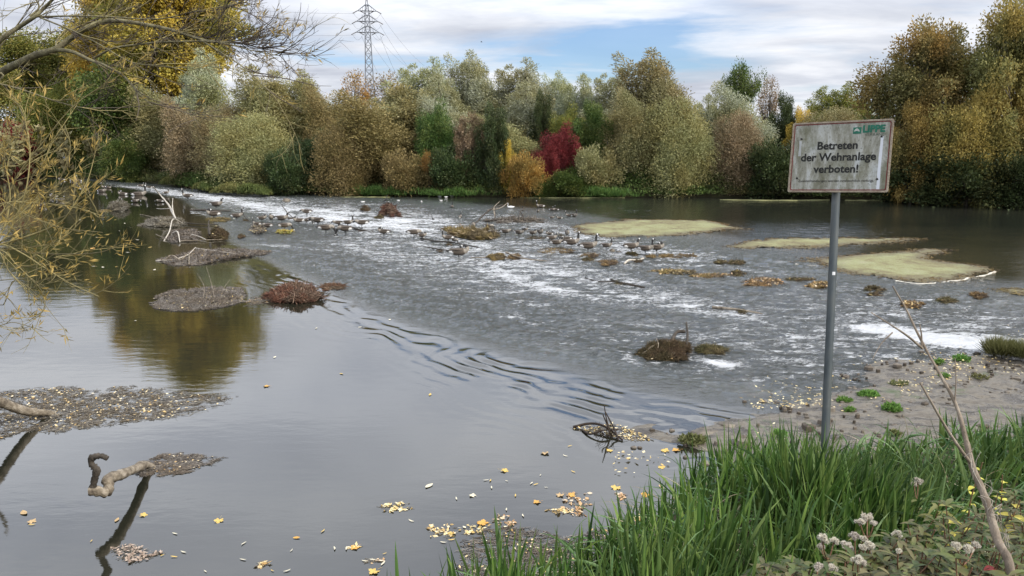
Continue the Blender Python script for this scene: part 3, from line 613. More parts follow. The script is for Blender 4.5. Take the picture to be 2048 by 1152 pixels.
# ------------------------------------------------------------------ warning sign
def warning_sign():
    TL, TR, BL, BR = at_depth(1585, 248, 4.76), at_depth(1784, 237, 4.44), at_depth(1578, 383, 4.76), at_depth(1779, 385, 4.44)
    base = at_depth(1643, 1035, 4.62); root = empty('warning_sign', tuple(base), 0, 'dirty white warning board with red border on a grey steel pole', 'sign')
    O = (TL + TR + BL + BR) / 4; ux = (TR + BR - TL - BL) / 2; W = np.linalg.norm(ux); ux /= W
    uz = (TL + TR - BL - BR) / 2; uz -= ux * uz.dot(ux); H = np.linalg.norm(uz); uz /= H; un = np.cross(ux, uz)   # un points away or toward
    if un[1] > 0: un = -un
    # board local frame: x right, y up, z towards the viewer
    M = Matrix(((ux[0], uz[0], un[0], O[0]), (ux[1], uz[1], un[1], O[1]), (ux[2], uz[2], un[2], O[2]), (0, 0, 0, 1)))
    def fix(o): o.parent = root; o.matrix_world = M; o.matrix_parent_inverse = Matrix.Identity(4); o.matrix_basis = Matrix.Translation(root.location).inverted() @ M; return o
    def rr(w, h, r, z, k=5):
        out = []
        for cx_, cy_, a0 in ((w / 2 - r, h / 2 - r, 0), (-w / 2 + r, h / 2 - r, 90), (-w / 2 + r, -h / 2 + r, 180), (w / 2 - r, -h / 2 + r, 270)):
            for i in range(k + 1):
                t = math.radians(a0 + 90 * i / k); out.append((cx_ + r * math.cos(t), cy_ + r * math.sin(t), z))
        return out
    m, nt, p, o = mat('weathered_board'); oc = objco(nt)
    st = noise_(nt, 9, 8, .7, scaled(nt, oc, (1.6, .45, 1)), .4); sp_ = noise_(nt, 70, 5, .7, oc); blot = noise_(nt, 5, 6, .65, oc)
    c = ramp(nt, st, [(.36, (.12, .115, .075)), (.47, (.22, .215, .17)), (.56, (.33, .33, .29)), (.70, (.50, .52, .52))])
    c = mixc(nt, ramp(nt, blot, [(.50, g3(0)), (.66, g3(.75))]), c, (.10, .10, .045))
    c = mixc(nt, ramp(nt, sp_, [(.56, g3(0)), (.66, g3(.7))]), c, (.06, .055, .035))
    # streaks washed clean below the upper screws
    sx = N(nt, 'ShaderNodeSeparateXYZ'); nt.links.new(oc, sx.inputs[0])
    def streak(x0, y1, y0, wd):
        dx = math_(nt, 'ABSOLUTE', math_(nt, 'SUBTRACT', math_(nt, 'ADD', sx.outputs[0], math_(nt, 'MULTIPLY', st, .02)), x0 + .01))
        a = math_(nt, 'LESS_THAN', dx, wd); b = math_(nt, 'MULTIPLY', math_(nt, 'LESS_THAN', sx.outputs[1], y1), math_(nt, 'GREATER_THAN', sx.outputs[1], y0))
        return math_(nt, 'MULTIPLY', a, b)
    c = mixc(nt, math_(nt, 'MULTIPLY', streak(W * .405, H * .27, -H * .46, .008), .85), c, (.62, .64, .68))
    c = mixc(nt, math_(nt, 'MULTIPLY', streak(-W * .41, H * .24, H * .02, .008), .5), c, (.5, .52, .54))
    nt.links.new(c, p.inputs['Base Color']); p.inputs['Roughness'].default_value = .7; bump(nt, p, sp_, .3, .001)
    mb = MB(); r = .012; fr = rr(W, H, r, 0); bk = rr(W, H, r, -.004); n = len(fr)
    mb.add(fr, [list(range(n))]); mb.add(bk, [list(range(n))[::-1]]); mb.add(fr + bk, [(i, i + n, (i + 1) % n + n, (i + 1) % n) for i in range(n)])
    fix(mb.build('board', m, None, False))
    edge = simple('board_edge', [(.20, .15, .11), (.34, .29, .22)], 20, .8)
    red = simple('red_line', [(.10, .018, .015), (.20, .035, .03)], 25, .7)
    def ring(w1, h1, w2, h2, z, zz, mm, nm):
        a, b = rr(w1, h1, .012, z), rr(w2, h2, .010, z); n = len(a); mb = MB(); mb.add(a + b, [(i, (i + 1) % n, (i + 1) % n + n, i + n) for i in range(n)])
        a2, b2 = rr(w1, h1, .012, zz), rr(w2, h2, .010, zz); mb.add(a + a2, [(i, i + n, (i + 1) % n + n, (i + 1) % n) for i in range(n)]); mb.add(b + b2, [((i), (i + 1) % n, (i + 1) % n + n, i + n) for i in range(n)])
        return fix(mb.build(nm, mm, None, False))
    ring(W + .004, H + .004, W - .016, H - .016, .0035, -.0055, edge, 'rim')
    ring(W - .020, H - .020, W - .030, H - .030, .0012, .0002, red, 'border_line')
    ink = simple('faded_black_ink', [(.008, .008, .007), (.02, .02, .018)], 40, .7, bs=.1)
    ink2 = simple('worn_small_ink', [(.02, .02, .018), (.02, .02, .018), (.14, .14, .10)], 60, .7, bs=.1)
    grn = simple('green_ink', [(.01, .09, .055), (.02, .14, .09)], 30, .7, bs=.1)
    brn = simple('worn_green_ink', [(.03, .07, .05), (.10, .10, .07)], 60, .7, bs=.1)
    def text(s, u, v, wfrac, mm, bold=.0, ysc=1.0, nm='lettering'):
        cu = bpy.data.curves.new('t', 'FONT'); cu.body = s; cu.size = 1; cu.align_x = 'CENTER'; cu.align_y = 'CENTER'; cu.offset = bold; cu.resolution_u = 3
        t = bpy.data.objects.new('t', cu); COL.objects.link(t); bpy.context.view_layer.update()
        me = bpy.data.meshes.new_from_object(t.evaluated_get(bpy.context.evaluated_depsgraph_get())); bpy.data.objects.remove(t)
        co = np.empty(len(me.vertices) * 3); me.vertices.foreach_get('co', co); co = co.reshape(-1, 3)
        mn, mx = co.min(0), co.max(0); k = wfrac * W / (mx[0] - mn[0]); co = (co - [(mn[0] + mx[0]) / 2, 0, 0]) * [k, k * ysc, 0]
        co[:, 0] += (u - .5) * W; co[:, 1] += (.5 - v) * H; co[:, 2] = .0016; me.vertices.foreach_set('co', co.ravel()); me.materials.clear(); me.materials.append(mm); me.name = nm
        ob = bpy.data.objects.new(nm, me); COL.objects.link(ob); return fix(ob)
    text('Betreten', .475, .345, .405, ink, .028)
    text('der Wehranlage', .487, .508, .755, ink, .028)
    text('verboten!', .475, .678, .452, ink, .028)
    text('Zuwiderhandlungen werden strafrechtlich verfolgt.', .48, .842, .76, ink2, .008)
    text('LIPPE', .822, .128, .215, grn, .05, 1.05)
    text('VERBAND', .835, .205, .20, brn, .0, .8)
    # emblem: green block with a white wave swung across it
    mb = MB(); x0, x1, y0, y1 = (.62 - .5) * W, (.70 - .5) * W, (.5 - .185) * H, (.5 - .095) * H
    mb.add([(x0, y0, .0014), (x1, y0, .0014), (x1, y1, .0014), (x0, y1, .0014)], [(0, 1, 2, 3)]); fix(mb.build('emblem', grn, None, False))
    wh = simple('worn_white', [(.3, .31, .27), (.42, .43, .4)], 40, .7); mb = MB(); k = 12; v = []
    for i in range(k + 1):
        t = i / k; xx = x0 + (x1 - x0) * (.12 + .66 * t); yy = y0 + (y1 - y0) * (.30 + .40 * math.sin(t * 2.6 + .2) * (1 - .3 * t)); hh = (y1 - y0) * (.10 + .10 * math.sin(t * 3.14)); v += [(xx, yy - hh, .0018), (xx, yy + hh, .0018)]
    mb.add(v, [(2 * i, 2 * i + 2, 2 * i + 3, 2 * i + 1) for i in range(k)]); fix(mb.build('emblem_wave', wh, None, False))
    steel = simple('galvanised_post', [(.024, .032, .034), (.048, .060, .064), (.062, .07, .068), (.095, .105, .108)], 16, .5, detail=9, stretch=(1, 1, .18), spec=.5, bs=.3, bd=.002)
    dk = simple('screw_dark', [(.015, .014, .012), (.03, .03, .025)], 9, .6)
    for u, v in ((.10, .23), (.90, .235), (.085, .80), (.89, .82)):
        mb = MB(); x, y = (u - .5) * W, (.5 - v) * H
        tube(mb, [(x, y, .0005), (x, y, .003), (x, y, .0045)], [.0065, .0065, .004], 10); fix(mb.build('screw', dk, None))
    top = at_depth(1676, 300, 4.66); d = (top - base); mb = MB()
    b0 = base - d / np.linalg.norm(d) * .35
    tube(mb, [b0 - base, base - base, (top - base) * .5, top - base], .024, 20); mb.build('pole', steel, root)
    st_ = simple('paper_sticker', [(.5, .5, .5), (.65, .65, .65)], 9, .7); q = at_depth(1666, 545, 4.62) - base
    mb = MB(); ang = np.radians(np.linspace(-115, -75, 5)); ax = d / np.linalg.norm(d); c0 = q - base * 0
    axis_pt = ax * (q.dot(ax)); v = []
    for t in ang:
        for s_ in (-.01, .01): v.append(axis_pt + np.array([math.cos(t), math.sin(t), 0]) * .0255 + ax * s_)
    mb.add(v, [(2 * i, 2 * i + 2, 2 * i + 3, 2 * i + 1) for i in range(4)]); mb.build('sticker', st_, root)
warning_sign()
# small white board far left
def small_board():
    x, zt = at_y(126, 306, bank_y(126) + .5); y = bank_y(126) + .5; root = empty('notice_board', (x, y, 0), 0, 'small white notice board on a post on the far left bank', 'sign')
    wh = simple('board_white', [(.7, .7, .72), (.8, .8, .8)], 5, .6); gr = simple('board_post', [(.2, .2, .2), (.3, .3, .3)], 5, .6)
    mb = MB(); v = [(a, b, c) for a in (-.45, .45) for b in (-.02, .02) for c in (zt - .75, zt)]
    mb.add(v, [(0, 1, 3, 2), (4, 6, 7, 5), (0, 4, 5, 1), (2, 3, 7, 6), (0, 2, 6, 4), (1, 5, 7, 3)]); mb.build('board', wh, root, False)
    mb = MB(); tube(mb, [(0, .06, 0), (0, .06, zt - .1)], .04, 8); mb.build('post', gr, root)
    mb = MB(); tube(mb, [(-.25, -.03, zt - .3), (.1, -.03, zt - .3)], .03, 4); tube(mb, [(-.25, -.03, zt - .5), (.2, -.03, zt - .5)], .03, 4); mb.build('printed_lines', simple('board_ink', [(.15, .2, .3), (.2, .25, .35)], 5), root)
small_board()

# ------------------------------------------------------------------ pylon and lines
def pylon():
    Y = 330; steel = simple('pylon_steel', [(.13, .14, .16), (.2, .21, .23)], 1, .6)
    x, ztop = at_y(733, -6, Y); root = empty('electricity_pylon', (x, Y, 0), 0.15, 'grey lattice electricity pylon on the skyline behind the trees', 'pylon')
    def hw(z): return np.interp(z, [0, ztop - 27, ztop - 6, ztop], [3.0, 1.45, .85, .12])
    mb = MB(); zs = list(np.linspace(0, ztop - 6, 18)) + [ztop - 3, ztop]
    cor = lambda z: [np.array([sx * hw(z), sy * hw(z), z]) for sx, sy in ((-1, -1), (1, -1), (1, 1), (-1, 1))]
    for a, b in zip(zs[:-1], zs[1:]):
        A, B = cor(a), cor(b)
        for i in range(4):
            tube(mb, [A[i], B[i]], .16, 4, cap=False); tube(mb, [A[i], B[(i + 1) % 4]], .085, 3, cap=False); tube(mb, [A[(i + 1) % 4], B[i]], .085, 3, cap=False); tube(mb, [A[i], A[(i + 1) % 4]], .07, 3, cap=False)
    mb.build('mast', steel, root); att = []
    for py, hwpx in ((22, 22), (43, 25), (65, 27)):
        z = at_y(733, py, Y)[1]; s = hwpx / F * Y * CP * .84; b = hw(z); mb = MB()
        for sg in (-1, 1):
            tip = np.array([sg * s, 0, z]); att.append((sg, z, s))
            for yy in (-b, b):
                tube(mb, [(sg * b, yy, z), tip], .13, 4, cap=False); tube(mb, [(sg * b, yy, z + 2.3), tip], .10, 4, cap=False)
                for t in (.3, .6):
                    p0 = np.array([sg * b, yy, z]) * (1 - t) + tip * t; p1 = np.array([sg * b, yy, z + 2.3]) * (1 - t) + tip * t; tube(mb, [p0, p1], .06, 3, cap=False)
            for t in (.25, .5, .75): tube(mb, [(sg * (b + (s - b) * t), -b * (1 - t), z), (sg * (b + (s - b) * (t + .2)), b * (1 - t - .2), z)], .06, 3, cap=False)
        for zz_ in (z, z + 2.3):
            for yy in (-b, b): tube(mb, [(-b - .2, yy, zz_), (b + .2, yy, zz_)], .10, 4, cap=False)
        mb.build('cross_arm', steel, root)
        ins = simple('insulator_glass', [(.08, .07, .06), (.12, .1, .09)], 1, .4)
        for sg in (-1, 1):
            for e in (-1, 1):
                mb = MB(); p0 = np.array([sg * s * (1 if sg * e > 0 else .72), 0, z]); p1 = p0 + [e * 1.9, 0, -1.0]
                pts = np.linspace(p0, p1, 9); tube(mb, pts, [.1, .24] * 4 + [.1], 6); mb.build('insulator', ins, root)
            mb = MB(); t = np.linspace(-1, 1, 9); tube(mb, np.stack([sg * s * .86 + t * 1.9, 0 * t, z - 1.2 - 1.8 * (1 - t * t)], 1), .05, 3, cap=False); mb.build('jumper_loop', steel, root)
    return x, Y, att
PX, PY, ATT = pylon()
def power_lines():
    m = simple('line_metal', [(.10, .11, .13), (.16, .17, .19)], 1, .5)
    ends_l = {22: (-420, 470, 16), 43: (-420, 470, 15), 65: (-420, 470, 15)}
    names = ['top', 'middle', 'bottom']
    for i, (py, pl) in enumerate(((22, 34), (43, 57), (65, 79))):
        _, z = at_y(733, py, PY); x1, z1 = at_y(560, pl - 2, 300.0)
        a = np.array([PX - 5.0, PY, z - 1.0]); b = np.array([x1, 300.0, z1]); c = b + (b - a) * 5.0; c[2] = b[2] + 6
        t = np.linspace(0, 1, 40)[:, None]; p = a + (c - a) * t; p[:, 2] += -14 * (1 - (2 * t[:, 0] - 1) ** 2) * .5
        mb = MB(); tube(mb, p - a, .035, 4, cap=False); o = mb.build('power_line', m); o.location = tuple(a)
        tag(o, names[i] + ' one of the three power lines running left from the pylon', 'power line', 'power lines')
    for i, (py, e) in enumerate(((20, (905, 150)), (24, (870, 150)), (43, (880, 170)), (46, (840, 170)), (65, (835, 190)), (68, (800, 185)))):
        _, z = at_y(733, py, PY); sx = 5.0 if i % 2 == 0 else -2.5; a = np.array([PX + sx, PY, z - 1.0])
        xe, ze = at_y(e[0], e[1], 560.0); b = np.array([xe, 560.0, ze]); t = np.linspace(0, 1, 40)[:, None]; p = a + (b - a) * t; p[:, 2] -= 8 * (1 - (2 * t[:, 0] - 1) ** 2)
        mb = MB(); tube(mb, p - a, .045, 4, cap=False); o = mb.build('power_line', m); o.location = tuple(a)
        tag(o, ('near' if i % 2 == 0 else 'far') + ' power line running right and away from the ' + names[i // 2] + ' arm of the pylon', 'power line', 'power lines')
power_lines()

# ------------------------------------------------------------------ willow on the near left bank
def near_willow():
    root = empty('willow_tree', (-9.6, 8.6, 1.0), 0, 'near willow reaching bare twiggy branches in from the left edge', 'tree'); O = np.array(root.location)
    barkm = simple('willow_bark', [(.07, .06, .035), (.16, .14, .08), (.24, .22, .12)], 14, .9, 8)
    twigm = island('willow_twig', [(.10, .08, .04), (.19, .15, .06), (.30, .235, .09)], .8)
    darkm = island('dark_twig', [(.04, .03, .025), (.09, .075, .055), (.13, .11, .07)], .85)
    yl = island('narrow_willow_leaves', [(.16, .14, .03), (.32, .25, .05), (.45, .34, .07)], .6, .3)
    rng = np.random.default_rng(12); A = lambda px, py, d: at_depth(px, py, d) - O
    limb = MB(); tw = MB(); dk = MB(); LC = []; LD = []
    # trunk and the parts out of frame
    trunk = MB(); tr = smooth_path([(0, 0, -1.2), (.1, .05, 1.2), (.3, 0, 3.0), (.5, -.1, 4.6)]); tube(trunk, tr, np.linspace(.38, .22, len(tr)), 14); trunk.build('trunk', barkm, root)
    f1, f2 = tr[-1], tr[len(tr) // 2]
    def path(pts, r0, r1, n=7, tgt=None, lead=None, k=6):
        P = [A(*p) for p in pts]
        if lead is not None: P = [lead] + P
        S = smooth_path(P, k); tube(limb if tgt is None else tgt, S, np.linspace(r0, r1, len(S)), n); return S
    def pxr(w, d): return w / 2 / F * d
    mains = [
     ([(-120, 215, 8.6), (0, 146, 8.4), (35, 128, 8.3), (70, 111, 8.2), (111, 99, 8.1), (139, 78, 8.1), (174, 56, 8.0), (208, 43, 8.0), (243, 42, 7.9), (295, 50, 7.8), (347, 61, 7.7), (399, 78, 7.6), (434, 83, 7.5), (486, 87, 7.4)], 17, 3, f1),
     ([(-80, 150, 8.2), (0, 80, 8.0), (35, 56, 8.0), (70, 33, 7.9), (90, 14, 7.9), (111, -6, 7.8), (150, -40, 7.7)], 12, 4, f1),
     ([(111, 99, 8.1), (146, 104, 8.0), (180, 120, 7.9), (208, 130, 7.8), (243, 149, 7.7), (264, 170, 7.6), (278, 188, 7.5), (305, 212, 7.4)], 8, 2, None),
     ([(70, 33, 7.9), (100, 33, 7.9), (139, 32, 7.8), (208, 33, 7.8), (312, 38, 7.7), (380, 25, 7.6), (470, 8, 7.5)], 4, 1.5, None),
     ([(80, 35, 7.9), (115, 49, 7.8), (156, 66, 7.7), (208, 94, 7.6), (243, 115, 7.5), (278, 128, 7.4), (350, 136, 7.2), (440, 180, 7.0)], 3.5, 1.2, None),
     ([(187, 117, 7.9), (226, 97, 7.8), (278, 89, 7.7), (312, 85, 7.6), (358, 83, 7.5), (434, 84, 7.4), (500, 100, 7.3), (560, 112, 7.2)], 5, 1.4, None),
     ([(399, 78, 7.6), (451, 111, 7.4), (486, 134, 7.3), (514, 160, 7.2), (545, 188, 7.1)], 3.5, 1.0, None),
     ([(-60, 160, 7.6), (0, 168, 7.6), (52, 182, 7.5), (104, 200, 7.4), (156, 214, 7.3), (201, 217, 7.2)], 5, 1.5, f1),
     ([(111, 99, 8.1), (115, 78, 8.2), (132, 62, 8.3), (160, 55, 8.4)], 4, 1.5, None),
     ([(360, 68, 7.7), (405, 73, 7.6), (430, 45, 7.5), (450, 20, 7.4), (458, -5, 7.3)], 4, 1.5, None),
     ([(60, 33, 8), (78, 15, 8), (68, -8, 8)], 5, 2.5, None)]
    ends = []
    for pts, w0, w1, ld in mains:
        d = pts[0][2]; S = path(pts, pxr(w0, d), pxr(w1, pts[-1][2]), 8, None, ld); ends.append((S, w0))
    S = path([(274, 188, 7.5), (278, 215, 7.4), (272, 241, 7.3)], pxr(3.5, 7.5), pxr(1, 7.5), 5, dk)
    # image axes in world space
    RX = np.array([1.0, 0, 0]); UZ = np.array([0, SP, CP]); FW = np.array([0, CP, -SP])
    def twig(p, dirv, ln, r, tgt, curve=.5, sub=2, leafp=0.0, up=.3, seg=6):
        """one whippy twig with side shoots"""
        pts = [p]; d = dirv / np.linalg.norm(dirv); st = ln / seg; bend = rng.normal(size=3) * curve * .3 + UZ * up * .25
        for i in range(seg): d = nrm(d + bend * .35 + rng.normal(size=3) * .07); pts.append(pts[-1] + d * st)
        pts = np.array(pts); tube(tgt, pts, np.linspace(r, r * .3, len(pts)), 4, cap=False)
        if rng.random() < leafp:
            nl = rng.integers(3, 8)
            for _ in range(nl):
                q = pts[rng.integers(seg // 2, seg + 1)] + rng.normal(size=3) * .01; LC.append(q); LD.append(d * .8 + rng.normal(size=3) * .45 + UZ * .2)
        if sub > 0:
            for _ in range(rng.integers(2, 5)):
                i = rng.integers(1, seg); dd = nrm(pts[i + 1] - pts[i]) + rng.normal(size=3) * .45 + UZ * .12
                twig(pts[i], dd, ln * rng.uniform(.35, .65), r * .6, tgt, curve, sub - 1, leafp, up)
    # side shoots along the upper limbs
    for S, w0 in ends:
        n = max(4, len(S) // 4)
        for _ in range(n):
            i = rng.integers(len(S) // 6, len(S) - 1); t = nrm(S[i + 1] - S[i])
            if (S[i] + O)[0] < -6: continue
            dv = t + RX * rng.uniform(.2, .8) + UZ * rng.normal(0, .55) + FW * rng.normal(0, .35)
            twig(S[i], dv, rng.uniform(.35, 1.0), .0055, dk if rng.random() < .6 else tw, .6, 2, .05, rng.uniform(-.4, .8))
    # spray at the far tips against the sky
    for (px, py, d), n in (((434, 84, 7.5), 10), ((486, 87, 7.4), 12), ((560, 112, 7.2), 3), ((470, 10, 7.5), 4), ((520, 95, 7.3), 6), ((458, -5, 7.3), 3), ((350, 62, 7.7), 5), ((400, 80, 7.6), 8)):
        for _ in range(n): twig(A(px, py, d) + rng.normal(size=3) * .01, RX * rng.uniform(.5, 1) + UZ * rng.normal(.15, .5) + FW * rng.normal(0, .3), rng.uniform(.25, .62), .004, dk, .7, 2, .06, rng.uniform(-.1, .9))
    path([(520, 95, 7.3), (560, 92, 7.2), (580, 68, 7.2), (592, 50, 7.2), (600, 25, 7.2), (602, 5, 7.2)], .006, .002, 4, dk)
    path([(486, 87, 7.4), (530, 98, 7.3), (570, 105, 7.2), (595, 104, 7.2), (605, 88, 7.2)], .006, .002, 4, dk)
    # lower mass of yellow stems fanning from the left
    low = A(-60, 505, 7.4); tube(limb, smooth_path([f2, (f2 + low) / 2 + [0, 0, -.3], low]), np.linspace(.10, .035, 13), 8)
    for pts, w0 in (
      ([(0, 489, 7.2), (45, 507, 7.1), (87, 534, 7), (139, 566, 6.9), (198, 593, 6.8)], 4), ([(0, 496, 7.3), (69, 507, 7.2), (139, 508, 7.1), (180, 507, 7.0), (215, 500, 7), (248, 479, 7)], 3),
      ([(0, 489, 7.3), (35, 479, 7.2), (87, 461, 7.1), (125, 441, 7), (146, 413, 6.9), (174, 364, 6.9), (190, 310, 6.9)], 5), ([(0, 413, 7.4), (69, 406, 7.3), (149, 415, 7.2), (205, 432, 7.1)], 3),
      ([(0, 409, 7.2), (52, 430, 7.1), (121, 455, 7), (205, 465, 6.9)], 3), ([(0, 500, 7), (34, 530, 7), (75, 570, 6.9), (92, 580, 6.9)], 3), ([(-10, 495, 7), (20, 545, 7), (60, 580, 6.9), (85, 545, 6.9)], 2.5),
      ([(0, 485, 7.3), (30, 440, 7.3), (52, 380, 7.2), (60, 300, 7.2), (50, 230, 7.2), (62, 180, 7.2)], 4), ([(0, 470, 7.4), (20, 400, 7.4), (15, 330, 7.3), (40, 260, 7.3)], 4),
      ([(10, 480, 7.2), (70, 440, 7.2), (110, 380, 7.1), (140, 300, 7.0), (130, 250, 7)], 3.5), ([(-10, 470, 7.5), (30, 360, 7.4), (90, 280, 7.3), (150, 210, 7.2), (240, 150, 7.1), (290, 120, 7)], 3.5),
      ([(-10, 350, 7.6), (40, 330, 7.5), (90, 300, 7.4), (120, 260, 7.3), (160, 200, 7.3)], 3), ([(0, 610, 7), (30, 560, 6.9), (90, 610, 6.8), (60, 640, 6.8)], 2), ([(-20, 640, 7), (30, 645, 6.9), (97, 665, 6.8)], 2),
      ([(0, 500, 7.3), (60, 495, 7.2), (120, 480, 7.1), (165, 440, 7.1)], 3), ([(0, 430, 7.4), (60, 380, 7.4), (85, 330, 7.3), (100, 290, 7.3)], 3)):
        S = path(pts, pxr(w0, 7.2), pxr(1.2, 7), 5, tw, low)
        for _ in range(7):
            i = rng.integers(2 + len(S) // 5, len(S) - 1); t = nrm(S[i + 1] - S[i]); twig(S[i], t + rng.normal(size=3) * .45 + UZ * .2, rng.uniform(.2, .5), .0035, tw, .5, 1, .4, rng.uniform(-.1, .6), 5)
    for _ in range(36):
        a_ = rng.uniform(-.6, 1.6); p = low + RX * rng.uniform(.0, .5) + UZ * rng.uniform(-.3, .8) + FW * rng.uniform(-.7, .7)
        twig(p, RX * math.cos(a_) + UZ * math.sin(a_) + FW * rng.normal(0, .25), rng.uniform(.4, .9), .0042, tw, .5, 1, .5, rng.uniform(-.2, .5))
    limb.build('limb', barkm, root); tw.build('yellow_twigs', twigm, root); dk.build('dark_twigs', darkm, root)
    LC_, LD_ = np.array(LC), np.array(LD); mb = MB(); leaves(mb, LC_, LD_, rng.uniform(.05, .11, len(LC_)), rng.uniform(.009, .016, len(LC_)), rng); mb.build('leaves', yl, root)
near_willow()
DEAD = simple('dead_wood', [(.07, .055, .04), (.20, .165, .12), (.38, .33, .26)], 7, .9, 8, .9, .03)
DEADK = simple('dark_dead_wood', [(.02, .016, .012), (.05, .042, .033), (.09, .075, .06)], 9, .9, 8, .9, .02)
def knobbly(S, r0, r1, seed, amp=.18):
    rng = np.random.default_rng(seed); k = len(S); r = np.interp(np.linspace(0, 1, k), np.linspace(0, 1, len(r0)), r0) if r1 is None else np.linspace(r0, r1, k)
    return r * (1 + amp * rng.normal(size=k)).clip(.7, 1.4)
def dead_limb():
    p0 = on_plane(297, 932); d0 = math.hypot(p0[1], CAMH) ; zc = p0[1] * CP + CAMH * SP
    root = empty('dead_limb', (p0[0], p0[1], 0), 0, 'crooked pale dead limb rising out of the calm water at lower left', 'driftwood'); O = np.array(root.location)
    A = lambda px, py, d: at_depth(px, py, d) - O
    # comes out of the water at right, runs towards us and left, ends in an upright hook
    mb = MB(); S = smooth_path([A(325, 955, zc + .3), A(297, 930, zc - .1), A(265, 940, zc - .9), A(240, 950, zc - 1.4), A(216, 958, zc - 1.8), A(218, 972, zc - 1.9), A(212, 984, zc - 2.0), A(190, 982, zc - 2.15), A(176, 984, zc - 2.2)], 6)
    tube(mb, S, knobbly(S, [.06, .065, .08, .088, .082, .075, .085, .08, .055], None, 3, .10), 12); 
    tube(mb, smooth_path([A(216, 968, zc - 1.85), A(218, 985, zc - 1.95), A(219, 991, zc - 1.95)], 3), [.06, .06, .05, .05, .045, .04, .03], 8)
    mb.build('branch', DEAD, root)
    mb = MB(); S = smooth_path([A(184, 984, zc - 2.15), A(189, 960, zc - 2.17), A(193, 940, zc - 2.2), A(183, 928, zc - 2.2), A(185, 915, zc - 2.2), A(203, 912, zc - 2.2), A(215, 917, zc - 2.2)], 6)
    tube(mb, S, knobbly(S, [.05, .055, .055, .045, .055, .045, .035], None, 4, .12), 12)
    mb.build('hook', DEADK, root)
dead_limb()
def log_left():
    p0 = on_plane(106, 830); zc = p0[1] * CP + CAMH * SP; root = empty('fallen_log', (p0[0], p0[1], 0), 0, 'thick bare log sloping into the water at the left edge', 'log'); O = np.array(root.location)
    A = lambda px, py, d: at_depth(px, py, d) - O
    mb = MB(); S = smooth_path([A(-330, 640, zc - 3.2), A(-150, 735, zc - 2.2), A(-40, 785, zc - 1.5), A(20, 812, zc - .9), A(60, 824, zc - .45), A(105, 828, zc + .03), A(125, 850, zc + .2)], 6)
    tube(mb, S, knobbly(S, [.16, .13, .11, .10, .09, .065, .05], None, 5, .05), 14); mb.build('trunk', DEAD, root)
    mb = MB(); S = smooth_path([A(-60, 770, zc - 1.6), A(-40, 700, zc - 1.6), A(-45, 660, zc - 1.5)]); tube(mb, S, np.linspace(.05, .02, len(S)), 7); mb.build('side_branch', DEAD, root)
log_left()
# ------------------------------------------------------------------ floating and stranded debris
GREYT = island('grey_litter', [(.06, .05, .04), (.13, .115, .095), (.22, .20, .17), (.38, .35, .30)], .85, 0, 1.2, [(.07, .055, .04), (.15, .125, .09), (.28, .24, .18)])
GOLDT = island('golden_litter', [(.09, .06, .025), (.22, .15, .05), (.38, .27, .10)], .8, 0, 1.5, [(.04, .03, .02), (.11, .08, .045), (.24, .18, .10)])
REDT = island('rusty_twigs', [(.06, .026, .014), (.14, .062, .032), (.24, .12, .06)], .8, 0, 1.5, [(.05, .035, .022), (.14, .09, .055), (.30, .22, .14)])
MOSST = island('mossy_litter', [(.03, .028, .012), (.07, .06, .022), (.13, .10, .04)], .85, 0, 1.5, [(.05, .035, .02), (.10, .07, .035), (.18, .13, .06)])
LEAFT = island('fallen_leaves', [(.30, .17, .05), (.50, .33, .13), (.62, .48, .26), (.66, .58, .42)], .6, .15)
WATERZ = lambda x, y: water_z(x, y, False)
def inside(px, py, poly):
    ins = np.zeros(px.shape, bool)
    for (ax, ay), (bx, by) in zip(poly, poly[1:] + poly[:1]):
        ins ^= ((ay > py) != (by > py)) & (px < (bx - ax) * (py - ay) / (by - ay + 1e-12) + ax)
    return ins
